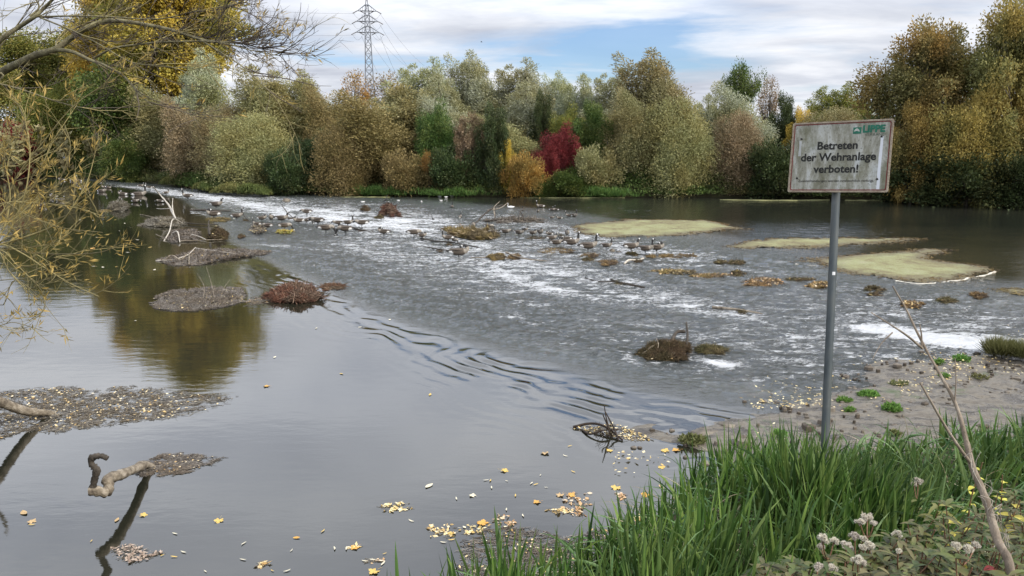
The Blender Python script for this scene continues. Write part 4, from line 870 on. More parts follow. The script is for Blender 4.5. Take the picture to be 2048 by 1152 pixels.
def raft(name, poly, n, mt, label, cat, group=None, ln=(.08, .35), r=.006, hgt=.04, peak=0, nleaf=0, seed=1, edge=.6, parts=(), leafm=None, stick_m=None, flat=.12, lsz=(.06, .12), over=1.0):
    """litter drifted together inside the outline poly (pixels on the water); peak = height of the heap"""
    rng = np.random.default_rng(seed); q = np.array(poly, float); mn, mx = q.min(0), q.max(0); c = q.mean(0); cw = on_water(*c)
    root = empty(name, tuple(cw), 0, label, cat, group)
    def scatter(n, pk=True):
        X = []; tot = 0
        while tot < n:
            p = rng.uniform(mn, mx, (n * 3, 2)); e = c + (p - c) * (1 + .25 * edge * rng.random((len(p), 1)) ** 2)
            ok = inside(p[:, 0], p[:, 1], [tuple(a) for a in poly]); w_ = vnoise(p[:, 0] * .12, p[:, 1] * .35, seed) > .24 + .42 * edge * (1 - .6 * np.clip(1 - np.hypot(*(((p - c) / ((mx - mn) / 2)).T)), 0, 1))
            e = e[ok & w_]; X.append(e); tot += len(e)
        e = np.concatenate(X)[:n]; w3 = np.array([on_plane(a, b, cw[2]) for a, b in e]); rel = np.clip(1 - np.abs((e - c) / ((mx - mn) / 2)), 0, 1); b = np.sqrt(rel[:, 0] * rel[:, 1]) if pk else 0 * rel[:, 0]
        z = WATERZ(w3[:, 0], w3[:, 1]) + hgt * rng.random(n) * (.4 + .6 * vnoise(w3[:, 0] * 2, w3[:, 1] * 2, seed)) + peak * b ** .7 * rng.random(n) ** .45 * (.1 + 1.25 * vnoise(w3[:, 0] * 1.9, w3[:, 1] * 1.3, seed + 5) ** 1.3)
        return np.column_stack([w3, z]) - cw, b
    mb = MB(); P, b = scatter(n); D = rng.normal(size=(n, 3)); D[:, 0] *= 1.5; D[:, 2] *= flat + (.5 * b if peak else 0)
    sticks(mb, P, D, rng.uniform(*ln, n), r * rng.uniform(.6, 1.6, n)); mb.build('twig_mass', mt, root)
    if nleaf:
        mb = MB(); P, b = scatter(nleaf); D = rng.normal(size=(nleaf, 3)) * [1, 1, .2]; P[:, 2] += .01
        q_ = nrm(np.cross(D, [0, 0, 1.0])); lnn = rng.uniform(lsz[0], lsz[1], nleaf)[:, None]; Dn = nrm(D); wv = q_ * lnn * rng.uniform(.15, .35, (nleaf, 1)); wv[:, 2] += lnn[:, 0] * rng.normal(0, .08, nleaf)
        V = np.stack([P, P + Dn * lnn * .5 + wv, P + Dn * lnn, P + Dn * lnn * .5 - wv], 1).reshape(-1, 3); mb.add(V, np.arange(4 * nleaf).reshape(-1, 4)); mb.build('leaves', leafm or LEAFT, root)
    for pts, w0, w1, mm in parts:   # sticks: (px, py, height above water)
        S = []
        for px, py, h in pts:
            g = on_water(px, py); zc = g[1] * CP - (g[2] - CAMH) * SP; S.append(g + [0, 0, h] - cw)
        S = smooth_path(S, 4); zc = cw[1]; mb = MB(); rr_ = np.linspace(w0 / 2 / F * zc, w1 / 2 / F * zc, len(S)); tube(mb, S, rr_ * (1 + .12 * rng.normal(size=len(S))), 7); mb.build('branch', mm, root)
    return root
def ell(cx, cy, rx, ry, n=14, seed=0):
    rg = random.Random(seed + cx); return [(cx + rx * math.cos(t) * rg.uniform(.85, 1.1), cy + ry * math.sin(t) * rg.uniform(.85, 1.1)) for t in [i * 6.283 / n for i in range(n)]]
GW = 'driftwood and litter on the weir'; GM = 'floating litter mats'
DW, DK2 = DEAD, DEADK
PALE = simple('bleached_wood', [(.25, .22, .18), (.42, .38, .32), (.55, .51, .44)], 8, .85, 6, .6, .02)
raft('litter_mat', [(-60, 792), (0, 790), (60, 783), (130, 777), (190, 782), (250, 776), (330, 780), (400, 790), (440, 797), (430, 812), (380, 824), (330, 834), (260, 842), (180, 852), (120, 862), (60, 858), (0, 880), (-60, 900)], 8200, GREYT, 'largest mat of floating twigs around the log at the left edge', 'litter mat', GM, (.05, .24), .004, .02, 0, 650, 1, .7, lsz=(.04, .09))
raft('litter_mat', [(275, 935), (320, 912), (355, 906), (395, 912), (440, 916), (415, 930), (385, 942), (340, 950), (300, 952), (280, 948)], 3600, GREYT, 'mat of floating twigs beside the crooked dead limb', 'litter mat', GM, (.04, .16), .0035, .02, 0, 60, 2, .7, lsz=(.03, .06))
raft('litter_mat', [(222, 1098), (262, 1088), (290, 1100), (325, 1106), (300, 1118), (262, 1125), (240, 1120), (228, 1108)], 260, GREYT, 'small drift of leaves and twigs below the dead limb', 'litter mat', GM, (.03, .12), .003, .02, 0, 170, 3, .5, lsz=(.03, .08), leafm=island('dull_leaves', [(.2, .14, .1), (.35, .27, .2), (.45, .36, .28)], .7))
raft('litter_mat', [(303, 606), (315, 592), (345, 582), (400, 576), (440, 573), (480, 576), (490, 590), (482, 604), (450, 614), (400, 621), (350, 622), (312, 617)], 16000, GREYT, 'oval mat of grey twigs on the dark calm water', 'litter mat', GM, (.05, .22), .006, .03, .05, 260, 4, .15, lsz=(.05, .10), parts=[([(405, 600, 0), (410, 590, .3), (398, 585, .75)], 1.2, .6, DW), ([(430, 600, 0), (425, 590, .4), (416, 580, .95)], 1.2, .6, DW), ([(440, 598, 0), (450, 590, .3), (462, 584, .5)], 1, .5, DW), ([(420, 600, 0), (400, 592, .4), (386, 590, .45)], 1, .5, DW)])
raft('litter_mat', [(480, 598), (530, 592), (535, 605), (490, 612)], 900, GREYT, 'thin strip of twigs joining the oval mat to the rusty heap', 'litter mat', GM, (.05, .2), .005, .02, 0, 30, 41, .6)
raft('twig_heap', [(530, 598), (548, 588), (575, 577), (598, 571), (620, 578), (634, 592), (648, 598), (625, 604), (590, 608), (552, 604)], 5200, REDT, 'rusty red heap of twigs at the lip of the weir', 'twig heap', GW, (.15, .55), .011, .05, .42, 120, 5, .2, flat=.3, lsz=(.06, .12))
raft('twig_heap', [(640, 574), (665, 568), (690, 570), (685, 580), (650, 582)], 380, REDT, 'scraps of twig trailing right of the rusty heap', 'twig heap', GW, (.1, .5), .008, .04, .10, 0, 6, .5)
raft('litter_mat', [(318, 520), (350, 514), (390, 503), (430, 500), (480, 500), (540, 503), (520, 511), (480, 515), (440, 522), (400, 530), (350, 531)], 7500, GREYT, 'long mat of leaves and twigs at the left part of the lip', 'litter mat', GM, (.08, .4), .010, .06, .12, 700, 7, .25, lsz=(.08, .18), leafm=GOLDT,
  parts=[([(330, 521, .02), (345, 521, .25), (362, 524, .1), (378, 520, .35), (378, 531, .05)], 3.5, 2, DW), ([(312, 522, .02), (345, 522, .06), (375, 516, .15), (392, 506, .3)], 2.5, 1.5, PALE), ([(392, 500, .1), (440, 507, .1), (495, 512, .05)], 2, 1.2, PALE)])
raft('twig_heap', ell(238, 417, 20, 7), 1500, GREYT, 'small grey mound in the dark water behind the willow twigs', 'twig heap', GW, (.1, .5), .016, .05, .7, 0, 8, .2)
raft('litter_mat', [(195, 421), (225, 417), (222, 424), (200, 424)], 400, GOLDT, 'yellow strip of litter left of the small grey mound', 'litter mat', GM, (.1, .3), .01, .03, 0, 0, 9, .3)
raft('driftwood_snag', [(278, 451), (310, 441), (345, 437), (362, 440), (370, 450), (350, 455), (310, 454)], 4200, GREYT, 'forked bleached branch standing up from a twig mat at left', 'driftwood', GW, (.1, .5), .012, .05, .35, 60, 10, .2,
  parts=[([(358, 452, 0), (346, 438, .5), (338, 432, .9), (322, 428, 1.55), (312, 432, 2.2)], 5, 2, PALE), ([(348, 440, .4), (347, 436, .9), (349, 434, 1.4)], 3.5, 1, PALE), ([(340, 436, .7), (325, 434, .6), (314, 430, .5)], 2, 1, PALE), ([(345, 446, .1), (400, 451, .1), (436, 451, .08)], 2.5, 1.5, DK2), ([(280, 430, .05), (320, 440, .1), (345, 448, .1)], 1.5, 1, DW)])
raft('driftwood_snag', [(330, 478), (350, 464), (385, 458), (400, 470), (390, 482), (350, 486)], 1500, GREYT, 'tangle of pale sticks below the forked bleached branch', 'driftwood', GW, (.1, .5), .012, .05, .2, 60, 11, .4, leafm=GOLDT,
  parts=[([(328, 482, 0), (340, 472, .3), (348, 460, .7), (366, 455, .3)], 3, 1.5, PALE), ([(345, 472, .15), (356, 477, .4), (360, 486, .05)], 3, 2, PALE), ([(370, 470, .1), (395, 476, .12), (412, 481, .05)], 3, 1.5, PALE), ([(312, 472, .1), (330, 480, .1), (350, 484, .05)], 1.5, 1, DW), ([(360, 484, .05), (400, 483, .08), (445, 481, .05)], 2, 1, DW)])
raft('twig_heap', ell(437, 474, 20, 7), 1600, MOSST, 'mossy lump with yellow leaves below the geese at left', 'twig heap', GW, (.08, .35), .014, .05, .55, 120, 12, .2, leafm=GOLDT, lsz=(.1, .2), parts=[([(420, 476, .2), (419, 472, .7), (421, 470, .95)], 4, 2, DK2)])
raft('twig_heap', ell(482, 475, 9, 3), 260, MOSST, 'tiny mossy scrap right of the mossy lump', 'twig heap', GW, (.08, .3), .012, .04, .2, 30, 13, .2, leafm=GOLDT)
raft('twig_heap', ell(438, 440, 24, 4), 900, GOLDT, 'strip of straw under the dark goose at left', 'twig heap', GW, (.1, .4), .012, .05, .15, 0, 14, .3)
raft('twig_heap', ell(516, 463, 13, 7), 700, GREYT, 'pale brown heap beside a sitting goose at left of the geese', 'twig heap', GW, (.1, .4), .018, .05, .6, 160, 15, .2, lsz=(.1, .25))
raft('twig_heap', ell(572, 465, 18, 4), 300, GOLDT, 'patch of bright yellow leaves under a feeding goose', 'leaf patch', GW, (.1, .3), .01, .04, .12, 420, 16, .2, leafm=M_['yellow'], lsz=(.1, .25))
raft('twig_heap', [(975, 515), (985, 511), (1003, 512), (1010, 520), (985, 521)], 900, GOLDT, 'straw tuft right of the large preening goose', 'twig heap', GW, (.1, .4), .012, .05, .25, 40, 17, .3, leafm=GOLDT,
  parts=[([(942, 516, .03), (985, 517, .06), (1010, 518, .05)], 2, 1.5, DW), ([(1012, 512, .2), (1030, 518, .15), (1055, 522, .1), (1095, 524, .05)], 4, 2, DW)])
raft('twig_heap', ell(1030, 516, 14, 4), 600, GOLDT, 'straw caught on the log in the middle of the rapids', 'twig heap', GW, (.1, .4), .012, .05, .22, 0, 18, .3)
raft('grass_clump', [(888, 458), (905, 462), (940, 468), (975, 466), (995, 472), (990, 478), (950, 480), (925, 477), (900, 470)], 4200, GOLDT, 'golden grass clump in the middle of the white water', 'grass clump', GW, (.2, .7), .012, .05, .45, 500, 19, .1, leafm=M_['tan'], lsz=(.2, .5), flat=.9)
raft('twig_heap', [(758, 434), (765, 423), (777, 420), (790, 427), (802, 434), (780, 437)], 1900, REDT, 'reddish mound on which the cormorant sits', 'twig heap', GW, (.15, .5), .018, .05, .95, 0, 20, .1)
raft('twig_heap', ell(757, 437, 9, 3), 380, MOSST, 'dark lump at the foot of the cormorant mound', 'twig heap', GW, (.1, .35), .016, .05, .4, 0, 21, .2)
raft('twig_heap', ell(731, 421, 9, 3), 420, MOSST, 'brown lump left of the cormorant mound', 'twig heap', GW, (.1, .35), .016, .05, .5, 0, 22, .2)
raft('driftwood_pile', [(968, 443), (1000, 440), (1040, 438), (1085, 441), (1080, 446), (1000, 447)], 1400, GREYT, 'pile of driftwood branches near the white swan', 'driftwood', GW, (.2, .8), .018, .05, .25, 40, 23, .3,
  parts=[([(952, 446, 0), (965, 440, .3), (985, 436, .75), (1005, 434, .95)], 3.5, 2.5, DK2), ([(970, 445, .1), (1000, 444, .2), (1040, 443, .15), (1088, 441, .05)], 4, 2, DK2), ([(990, 440, .2), (988, 436, .8), (1000, 430, 1.1)], 2.5, 1, DW), ([(975, 436, .6), (1000, 434, .7), (1015, 428, .9)], 2.5, 1.5, DW), ([(1038, 444, .1), (1040, 441, .6), (1050, 438, .9)], 3.5, 1.5, DK2), ([(1050, 444, .1), (1044, 441, .5), (1038, 440, .7)], 3, 1.5, DK2), ([(990, 444, 0), (991, 440, .5), (992, 438, .9)], 2, 1.5, DK2)])
def log_(name, pts, w0, w1, label, mt=None, tw=0, mtw=None):
    c = pts[len(pts) // 2]; return raft(name, ell(c[0], c[1], max(6, tw), 3), 60 if tw == 0 else tw * 18, mtw or MOSST, label, 'driftwood', GW, (.1, .35), .012, .04, .1, 0, int(c[0]), .3, parts=[(pts, w0, w1, mt or DK2)])
log_('driftwood_log', [(380, 422, .05), (405, 423, .10), (430, 424, .12), (462, 423, .05)], 4.5, 2.5, 'log lying behind the dark goose at the upper left')
log_('driftwood_stick', [(484, 430, .4), (492, 441, .2), (503, 447, .05)], 2, 1.2, 'short stick poking down right of the upright goose')
log_('driftwood_stick', [(565, 425, .55), (580, 438, .3), (600, 443, .05)], 2, 1.2, 'bent stick between two preening geese and the foam')
log_('driftwood_log', [(606, 443, .1), (625, 442, .25), (645, 444, .15)], 4, 4, 'dark log with geese standing in front of it')
log_('driftwood_log', [(678, 453, .12), (700, 459, .15), (720, 463, .12), (748, 465, .05)], 4.5, 2, 'thin log slanting under two geese in the foam')
log_('driftwood_log', [(842, 480, .1), (870, 486, .12), (900, 489, .15), (935, 494, .1), (985, 500, .03)], 4, 1.5, 'long dark branch slanting past the upright goose in mid rapids')
log_('driftwood_stick', [(855, 497, .05), (880, 502, .1), (905, 504, .05)], 3, 1.5, 'brown stick just below the long dark branch')
log_('driftwood_stick', [(1170, 558, .05), (1200, 567, .08), (1235, 569, .12), (1290, 577, .05)], 2.5, 2.5, 'thin forked stick in the foam below the standing geese')
log_('driftwood_stick', [(1222, 563, .1), (1240, 570, .1), (1285, 578, .05)], 4, 2, 'thicker end of stick beside the thin forked one')
log_('driftwood_log', [(1425, 618, .06), (1450, 622, .10), (1485, 626, .10), (1525, 629, .03)], 7, 3, 'brown log awash left of the pole', DW)
log_('driftwood_log', [(1248, 529, .03), (1258, 526, .15), (1275, 524, .10), (1287, 522, .14)], 4, 3, 'pale log with a raised end below the three geese on the right', PALE, 8)
for i, (x, y, rx, ry, n, pk, mt, nl, lb) in enumerate([
  (1112, 503, 32, 6, 1700, .25, 'G', 60, 'wide strip of litter under the group of five geese'),
  (1070, 477, 16, 3, 500, .15, 'M', 0, 'dark litter under the pair of preening geese'),
  (1180, 512, 16, 4, 520, .22, 'G', 20, 'straw lump below the goose with lowered head'),
  (1176, 521, 9, 4, 300, .25, 'M', 0, 'small straw lump alone in the rapids below the geese'),
  (1215, 527, 17, 5, 760, .28, 'G', 30, 'rounded straw heap left of the pale log'),
  (1262, 510, 11, 4, 300, .3, 'M', 0, 'dark stone lump beneath the first of three geese in a row'),
  (1345, 513, 45, 3.5, 1300, .12, 'G', 50, 'long strip of straw under the last goose on the right'),
  (1345, 545, 45, 4, 1500, .14, 'G', 220, 'long golden brown litter line in the rapids'),
  (1425, 552, 35, 4, 1100, .16, 'G', 200, 'litter line right of the long golden brown one'),
  (1525, 566, 38, 8, 2300, .25, 'G', 520, 'broad golden leaf bank left of the pole'),
  (1478, 549, 12, 7, 650, .35, 'M', 90, 'mossy stone with leaves above the broad leaf bank'),
  (1440, 525, 9, 4, 330, .3, 'M', 30, 'small mossy tuft, left of two in the rapids'),
  (1472, 527, 14, 5, 460, .3, 'M', 40, 'small mossy tuft, right of two in the rapids'),
  (1640, 571, 22, 6, 900, .2, 'G', 220, 'golden leaf patch just left of the pole'),
  (1600, 560, 26, 3, 500, .12, 'M', 20, 'dark twigs left of the golden leaf patch by the pole'),
  (1750, 578, 16, 5, 420, .2, 'M', 60, 'litter lump right of the pole below the widest duckweed mat'),
  (1755, 590, 14, 4, 320, .2, 'M', 60, 'lower litter lump right of the pole'),
  (1825, 611, 18, 6, 800, .3, 'G', 200, 'golden lump above the strong white foam on the right'),
  (1892, 605, 16, 5, 600, .25, 'M', 20, 'mossy green stone above the foam near the right edge'),
  (1955, 592, 22, 5, 600, .2, 'G', 60, 'litter lump near the right edge below the duckweed'),
  (1425, 703, 26, 9, 1900, .28, 'M', 0, 'flat mossy lump with foam around it in the near rapids'),
  (1122, 474, 6, 3, 150, .3, 'M', 0, 'small reddish lump between two preening geese')]):
    raft('litter_heap', ell(x, y, rx * 1.15, ry, 16, i), n, GOLDT if mt == 'G' else MOSST, lb, 'litter', GW, (.08, .35), .010, .05, pk * .45, nl, 100 + i, .5, lsz=(.08, .18), leafm=LEAFT if nl > 150 else GOLDT)
raft('root_clump', [(1272, 714), (1290, 704), (1320, 698), (1350, 690), (1372, 686), (1378, 704), (1372, 720), (1340, 724), (1300, 724)], 9500, MOSST, 'brown root clump with an upright curved stick in the near rapids', 'driftwood', GW, (.05, .32), .006, .04, .34, 130, 50, .4, lsz=(.04, .10), flat=.5,
  parts=[([(1372, 700, .1), (1374, 694, .35), (1371, 684, .62)], 6, 4, DK2), ([(1340, 700, .2), (1352, 690, .40), (1370, 690, .42)], 9, 7, DK2), ([(1285, 712, .05), (1312, 705, .25), (1340, 702, .3)], 5, 4, DW), ([(1310, 715, .05), (1316, 708, .25), (1312, 704, .4)], 3, 2, DW)])
# dead twiggy bush and leaves at the near end of the crest
TWB = simple('black_twig', [(.02, .014, .01), (.05, .035, .025)], 12, .8)
b0 = raft('twig_bush', [(1145, 856), (1180, 852), (1230, 848), (1280, 862), (1300, 880), (1270, 882), (1220, 872), (1170, 866)], 420, GREYT, 'upright tangle of black twigs among floating leaves near the lip', 'driftwood', GW, (.04, .18), .004, .006, .0, 200, 51, .3, lsz=(.03, .09))
def bush_twigs():
    rng = np.random.default_rng(8); O = np.array(b0.location)
    def twp(pts, w0, w1):
        S = []
        for px, py, h in pts: g = on_water(px, py); S.append(g + [0, 0, h] - O)
        S = smooth_path(S, 4); mb = MB(); z = 15.0; tube(mb, S, np.linspace(w0, w1, len(S)) / 2 / F * z, 6); mb.build('branch', TWB, b0)
    twp([(1222, 872, .0), (1212, 870, .35), (1207, 868, .62)], 4, 2); twp([(1238, 882, 0), (1225, 870, .2), (1210, 866, .45)], 4, 2.5); twp([(1205, 866, .4), (1215, 872, .2), (1220, 874, .02)], 3, 2)
    twp([(1146, 856, .02), (1180, 856, .10), (1210, 864, .12), (1245, 882, .02)], 6, 4); twp([(1165, 862, .02), (1180, 872, .04), (1205, 872, .12), (1235, 868, .10)], 5, 3)
    mb = MB(); n = 26
    for _ in range(n):
        a = np.array(on_water(1218 + rng.normal(0, 9), 872 + rng.normal(0, 3))) - O; d = nrm(rng.normal(size=3) * [1, 1, .3] + [0, 0, .9]); S = [a]
        for _ in range(5): d = nrm(d + rng.normal(size=3) * .35); S.append(S[-1] + d * rng.uniform(.04, .11))
        tube(mb, S, np.linspace(.006, .003, 6), 4)
    mb.build('fine_twigs', TWB, b0)
bush_twigs()
# stones
def stone(px, py, wpx, label, seed, hh=.6):
    rng = np.random.default_rng(seed); g = on_water(px, py); s = wpx * m_per_px(px, py) / 2; mb = MB(); nu, nv = 22, 12; V = []
    for j in range(nv + 1):
        for i in range(nu):
            t = math.pi * j / nv; p_ = 2 * math.pi * i / nu; d = np.array([math.sin(t) * math.cos(p_), math.sin(t) * math.sin(p_), math.cos(t)])
            k = 1 + .35 * float(fbm(np.array([d[0] * 1.5 + seed]), np.array([d[1] * 1.5 + d[2] * 2]), 3, seed)[0]); V.append(d * k * [s, s * .8, s * hh])
    mb.add(V, [(j * nu + i, (j + 1) * nu + i, (j + 1) * nu + (i + 1) % nu, j * nu + (i + 1) % nu) for j in range(nv) for i in range(nu)])
    o = mb.build('stone', STONE); o.location = tuple(g + [0, 0, s * hh * .25]); tag(o, label, 'stone', 'stones')
STONE = simple('wet_stone', [(.05, .045, .035), (.13, .11, .085), (.24, .21, .16)], 3, .6, 8, .8, .05)
stone(572, 404, 16, 'dark square stone standing in the foam below the spit', 3, .8)
stone(402, 378, 26, 'left tan stone on the grassy spit', 4, .5); stone(421, 382, 22, 'right tan stone on the grassy spit', 5, .5)
stone(1224, 503, 11, 'round black stone right of the tall upright goose', 6, .8); stone(1237, 505, 12, 'flat black stone beside the round black one', 7, .4)
stone(1288, 500, 8, 'small stone hidden between geese on the right', 8, .4)
stone(1410, 868, 60, 'flat dark slab at the left tip of the mud', 9, .22); stone(1455, 852, 40, 'smaller dark slab on the mud behind the first slab', 10, .25)

# ------------------------------------------------------------------ duckweed
def duckweed():
    m, nt, p, o = mat('duckweed'); geo = N(nt, 'ShaderNodeNewGeometry').outputs['Position']
    a = noise_(nt, .55, 9, .75, geo, .4); b = noise_(nt, 12, 6, .75, geo)
    c = ramp(nt, a, [(.36, (.10, .08, .035)), (.45, (.16, .145, .06)), (.52, (.21, .215, .09)), (.60, (.235, .25, .12)), (.68, (.26, .24, .15))])
    c = mixc(nt, ramp(nt, b, [(.50, g3(0)), (.62, g3(.85))]), c, (.13, .095, .045)); c = mixc(nt, ramp(nt, noise_(nt, 30, 3, .6, geo), [(.6, g3(0)), (.68, g3(.6))]), c, (.5, .46, .33))
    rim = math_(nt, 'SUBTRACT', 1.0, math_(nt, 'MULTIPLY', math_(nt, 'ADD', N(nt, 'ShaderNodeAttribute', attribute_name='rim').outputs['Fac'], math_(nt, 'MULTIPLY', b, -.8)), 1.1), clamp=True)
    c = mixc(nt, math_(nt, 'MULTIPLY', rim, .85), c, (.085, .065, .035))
    nt.links.new(c, p.inputs['Base Color']); p.inputs['Roughness'].default_value = .85; bump(nt, p, b, .8, .04)
    fr = simple('foam_rim', [(.4, .37, .30), (.6, .57, .5)], 6, .9)
    mats = [
     ([(1150, 452), (1200, 447), (1250, 440), (1320, 439), (1400, 441), (1430, 445), (1500, 458), (1440, 462), (1380, 470), (1300, 473), (1200, 474), (1160, 465)], 'duckweed mat furthest left, behind the row of geese'),
     ([(1435, 494), (1500, 484), (1560, 477), (1650, 476), (1740, 475), (1840, 477), (1780, 488), (1700, 493), (1620, 498), (1540, 498), (1480, 497)], 'narrow pale duckweed mat crossed by the pole'),
     ([(1572, 524), (1640, 516), (1700, 507), (1780, 504), (1840, 497), (1912, 500), (1880, 510), (1870, 518), (1930, 525), (1985, 540), (1960, 552), (1900, 560), (1830, 564), (1760, 556), (1680, 545), (1620, 528)], 'widest duckweed mat, right of the pole'),
     ([(2000, 580), (2040, 577), (2120, 580), (2100, 592), (2030, 586)], 'small duckweed mat at the right edge')]
    froth = {2: [[(1590, 528), (1630, 532), (1665, 541)], [(1790, 562), (1840, 567), (1900, 563), (1960, 553), (1992, 544)]]}
    for k, (poly, lb) in enumerate(mats):
        q = [np.array(on_water(*a)) for a in poly]; c0 = sum(q) / len(q); Q = np.array(q); PL = [tuple(a[:2]) for a in q] + [tuple(q[0][:2])]
        st = .11 if k < 3 else .07; X, Y = np.meshgrid(np.arange(Q[:, 0].min() - 1, Q[:, 0].max() + 1, st), np.arange(Q[:, 1].min() - 1, Q[:, 1].max() + 1, st * 1.6)); rr_, cc_ = X.shape
        d = np.abs(seg_dist(X, Y, PL)); d = np.where(inside(X, Y, PL[:-1]), d, -d) + .95 * fbm(X * .55, Y * .45, 5, k + 3) + .45 * fbm(X * 2.2, Y * 1.6, 4, k + 8); d = np.where(inside(X, Y, PL[:-1]) | (np.abs(d) < 5), d, -9)
        Z = WATERZ(X, Y) - .03 + np.clip(d, 0, .5) * .16 + .02 * vnoise(X * 4, Y * 4, k)
        V = np.stack([X, Y, Z], -1).reshape(-1, 3) - c0; on = d > 0; cell = on[:-1, :-1] & on[1:, :-1] & on[:-1, 1:] & on[1:, 1:]; i0 = (np.arange(rr_ - 1)[:, None] * cc_ + np.arange(cc_ - 1)[None])[cell]
        mb = MB(); mb.add(V, np.stack([i0, i0 + 1, i0 + cc_ + 1, i0 + cc_], -1))
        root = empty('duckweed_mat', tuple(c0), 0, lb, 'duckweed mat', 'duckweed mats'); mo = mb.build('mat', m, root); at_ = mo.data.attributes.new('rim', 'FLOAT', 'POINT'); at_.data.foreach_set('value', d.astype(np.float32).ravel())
        rg = np.random.default_rng(k); ee = np.argwhere((d > -.15) & (d < .5)); nn = min(2600, len(ee)); sel = ee[rg.integers(0, len(ee), nn)]; C = V.reshape(rr_, cc_, 3)[sel[:, 0], sel[:, 1]] + rg.normal(size=(nn, 3)) * [.1, .1, 0]; C[:, 2] += .03
        mb = MB(); sticks(mb, C, rg.normal(size=(nn, 3)) * [1, .6, .12], rg.uniform(.05, .25, nn), .012); mb.build('drift_litter', GOLDT, root)
        for ln in froth.get(k, []):
            S = smooth_path([on_water(*a) for a in ln], 14) - c0; S[:, 1] += fbm(S[:, 0] * 2, S[:, 0] * 0, 3, 5) * .3; mb = MB(); tube(mb, S, .07 * (.15 + 1.3 * vnoise(S[:, 0] * 2.2, S[:, 1], 9)), 6, squash=.5); mb.build('froth_rim', fr, root)
duckweed()
def scum():
    m = simple('bank_scum', [(.14, .14, .06), (.25, .25, .12)], 6, .9)
    for px0, px1, py, lb in ((680, 780, 388.5, 'thin pale scum line along the bank left of the middle'), (1040, 1250, 389.5, 'thin pale scum line below the red bush'), (1440, 1660, 393.5, 'pale scum strip along the bank left of the pole'), (1690, 1800, 394.5, 'short scum strip along the bank right of the pole')):
        t = np.linspace(0, 1, 50); X = []; c = np.array(on_plane((px0 + px1) / 2, py, 0)); V = []
        for q in t:
            px = px0 + (px1 - px0) * q; wv = .45 * math.sin(q * math.pi) ** .5 * (1 + .5 * math.sin(q * 23)); x, y = on_plane(px, py + (1.2 if 1440 <= px0 < 1600 else 0) * math.sin(q * 3)); V += [(x - c[0], y - wv - c[1], -.26), (x - c[0], y + wv - c[1], -.26), (x - c[0], y + wv - c[1], -.32), (x - c[0], y - wv - c[1], -.32)]
        mb = MB(); mb.add(V, [(4 * i + j, 4 * i + 4 + j, 4 * i + 4 + (j + 1) % 4, 4 * i + (j + 1) % 4) for i in range(49) for j in range(4)]); o = mb.build('scum_strip', m); o.location = (c[0], c[1], 0); tag(o, lb, 'scum', 'scum strips')
scum()
# ------------------------------------------------------------------ birds
def feather(name, cols, sc=22):
    m, nt, p, o = mat(name); oc = objco(nt); wv = noise_(nt, sc, 3, .6, scaled(nt, oc, (1.6, 1, 1))); 
    c = ramp(nt, wv, [(.35 + .3 * i / (len(cols) - 1), k) for i, k in enumerate(cols)]); nt.links.new(c, p.inputs['Base Color']); p.inputs['Roughness'].default_value = .75
    bump(nt, p, wv, .3, .01); return m
GBODY = feather('goose_brown', [(.045, .034, .025), (.085, .066, .048), (.14, .11, .082)]); GBREAST = feather('goose_breast', [(.17, .145, .115), (.30, .27, .225)])
GBLACK = feather('goose_black', [(.012, .011, .011), (.03, .028, .026)]); GWHITE = feather('goose_white', [(.62, .60, .56), (.78, .77, .74)]); GWING = feather('goose_wing', [(.028, .021, .015), (.06, .045, .032), (.12, .095, .07)], 30)
GM_ = [GBODY, GBREAST, GBLACK, GWHITE, GWING]
BODY = [(-.47, .01, .012, 2), (-.42, .005, .035, 2), (-.36, -.005, .062, 3), (-.29, -.01, .092, 3), (-.20, -.01, .122, 0), (-.10, -.012, .142, 0), (0, -.014, .150, 0), (.10, -.01, .146, 0), (.19, .005, .128, 1), (.26, .035, .100, 1)]
NECKS = {
 'up': [(.305, .09, .066, 1), (.33, .16, .046, 2), (.335, .24, .036, 2), (.335, .32, .033, 2), (.34, .39, .035, 2), (.36, .43, .041, 3), (.395, .44, .040, 2), (.43, .432, .028, 2), (.455, .425, .018, 2), (.49, .418, .006, 2)],
 'mid': [(.30, .09, .066, 1), (.325, .15, .048, 2), (.335, .21, .038, 2), (.345, .26, .037, 2), (.37, .29, .042, 3), (.405, .295, .040, 2), (.44, .285, .026, 2), (.465, .275, .017, 2), (.495, .268, .006, 2)],
 'feed': [(.32, .01, .070, 1), (.38, -.05, .050, 2), (.43, -.12, .040, 2), (.46, -.19, .036, 2), (.485, -.26, .037, 2), (.505, -.31, .042, 3), (.52, -.345, .036, 2), (.53, -.38, .022, 2), (.54, -.41, .007, 2)],
 'tuck': [(.29, .10, .066, 1), (.29, .165, .050, 2), (.255, .205, .042, 2), (.20, .215, .040, 2), (.14, .20, .043, 3), (.10, .18, .036, 2), (.06, .155, .018, 2), (.03, .14, .006, 2)],
 'down': [(.32, .06, .068, 1), (.375, .05, .050, 2), (.43, .03, .040, 2), (.48, .01, .037, 2), (.52, -.01, .041, 3), (.555, -.025, .036, 2), (.585, -.04, .020, 2), (.615, -.05, .006, 2)],
}
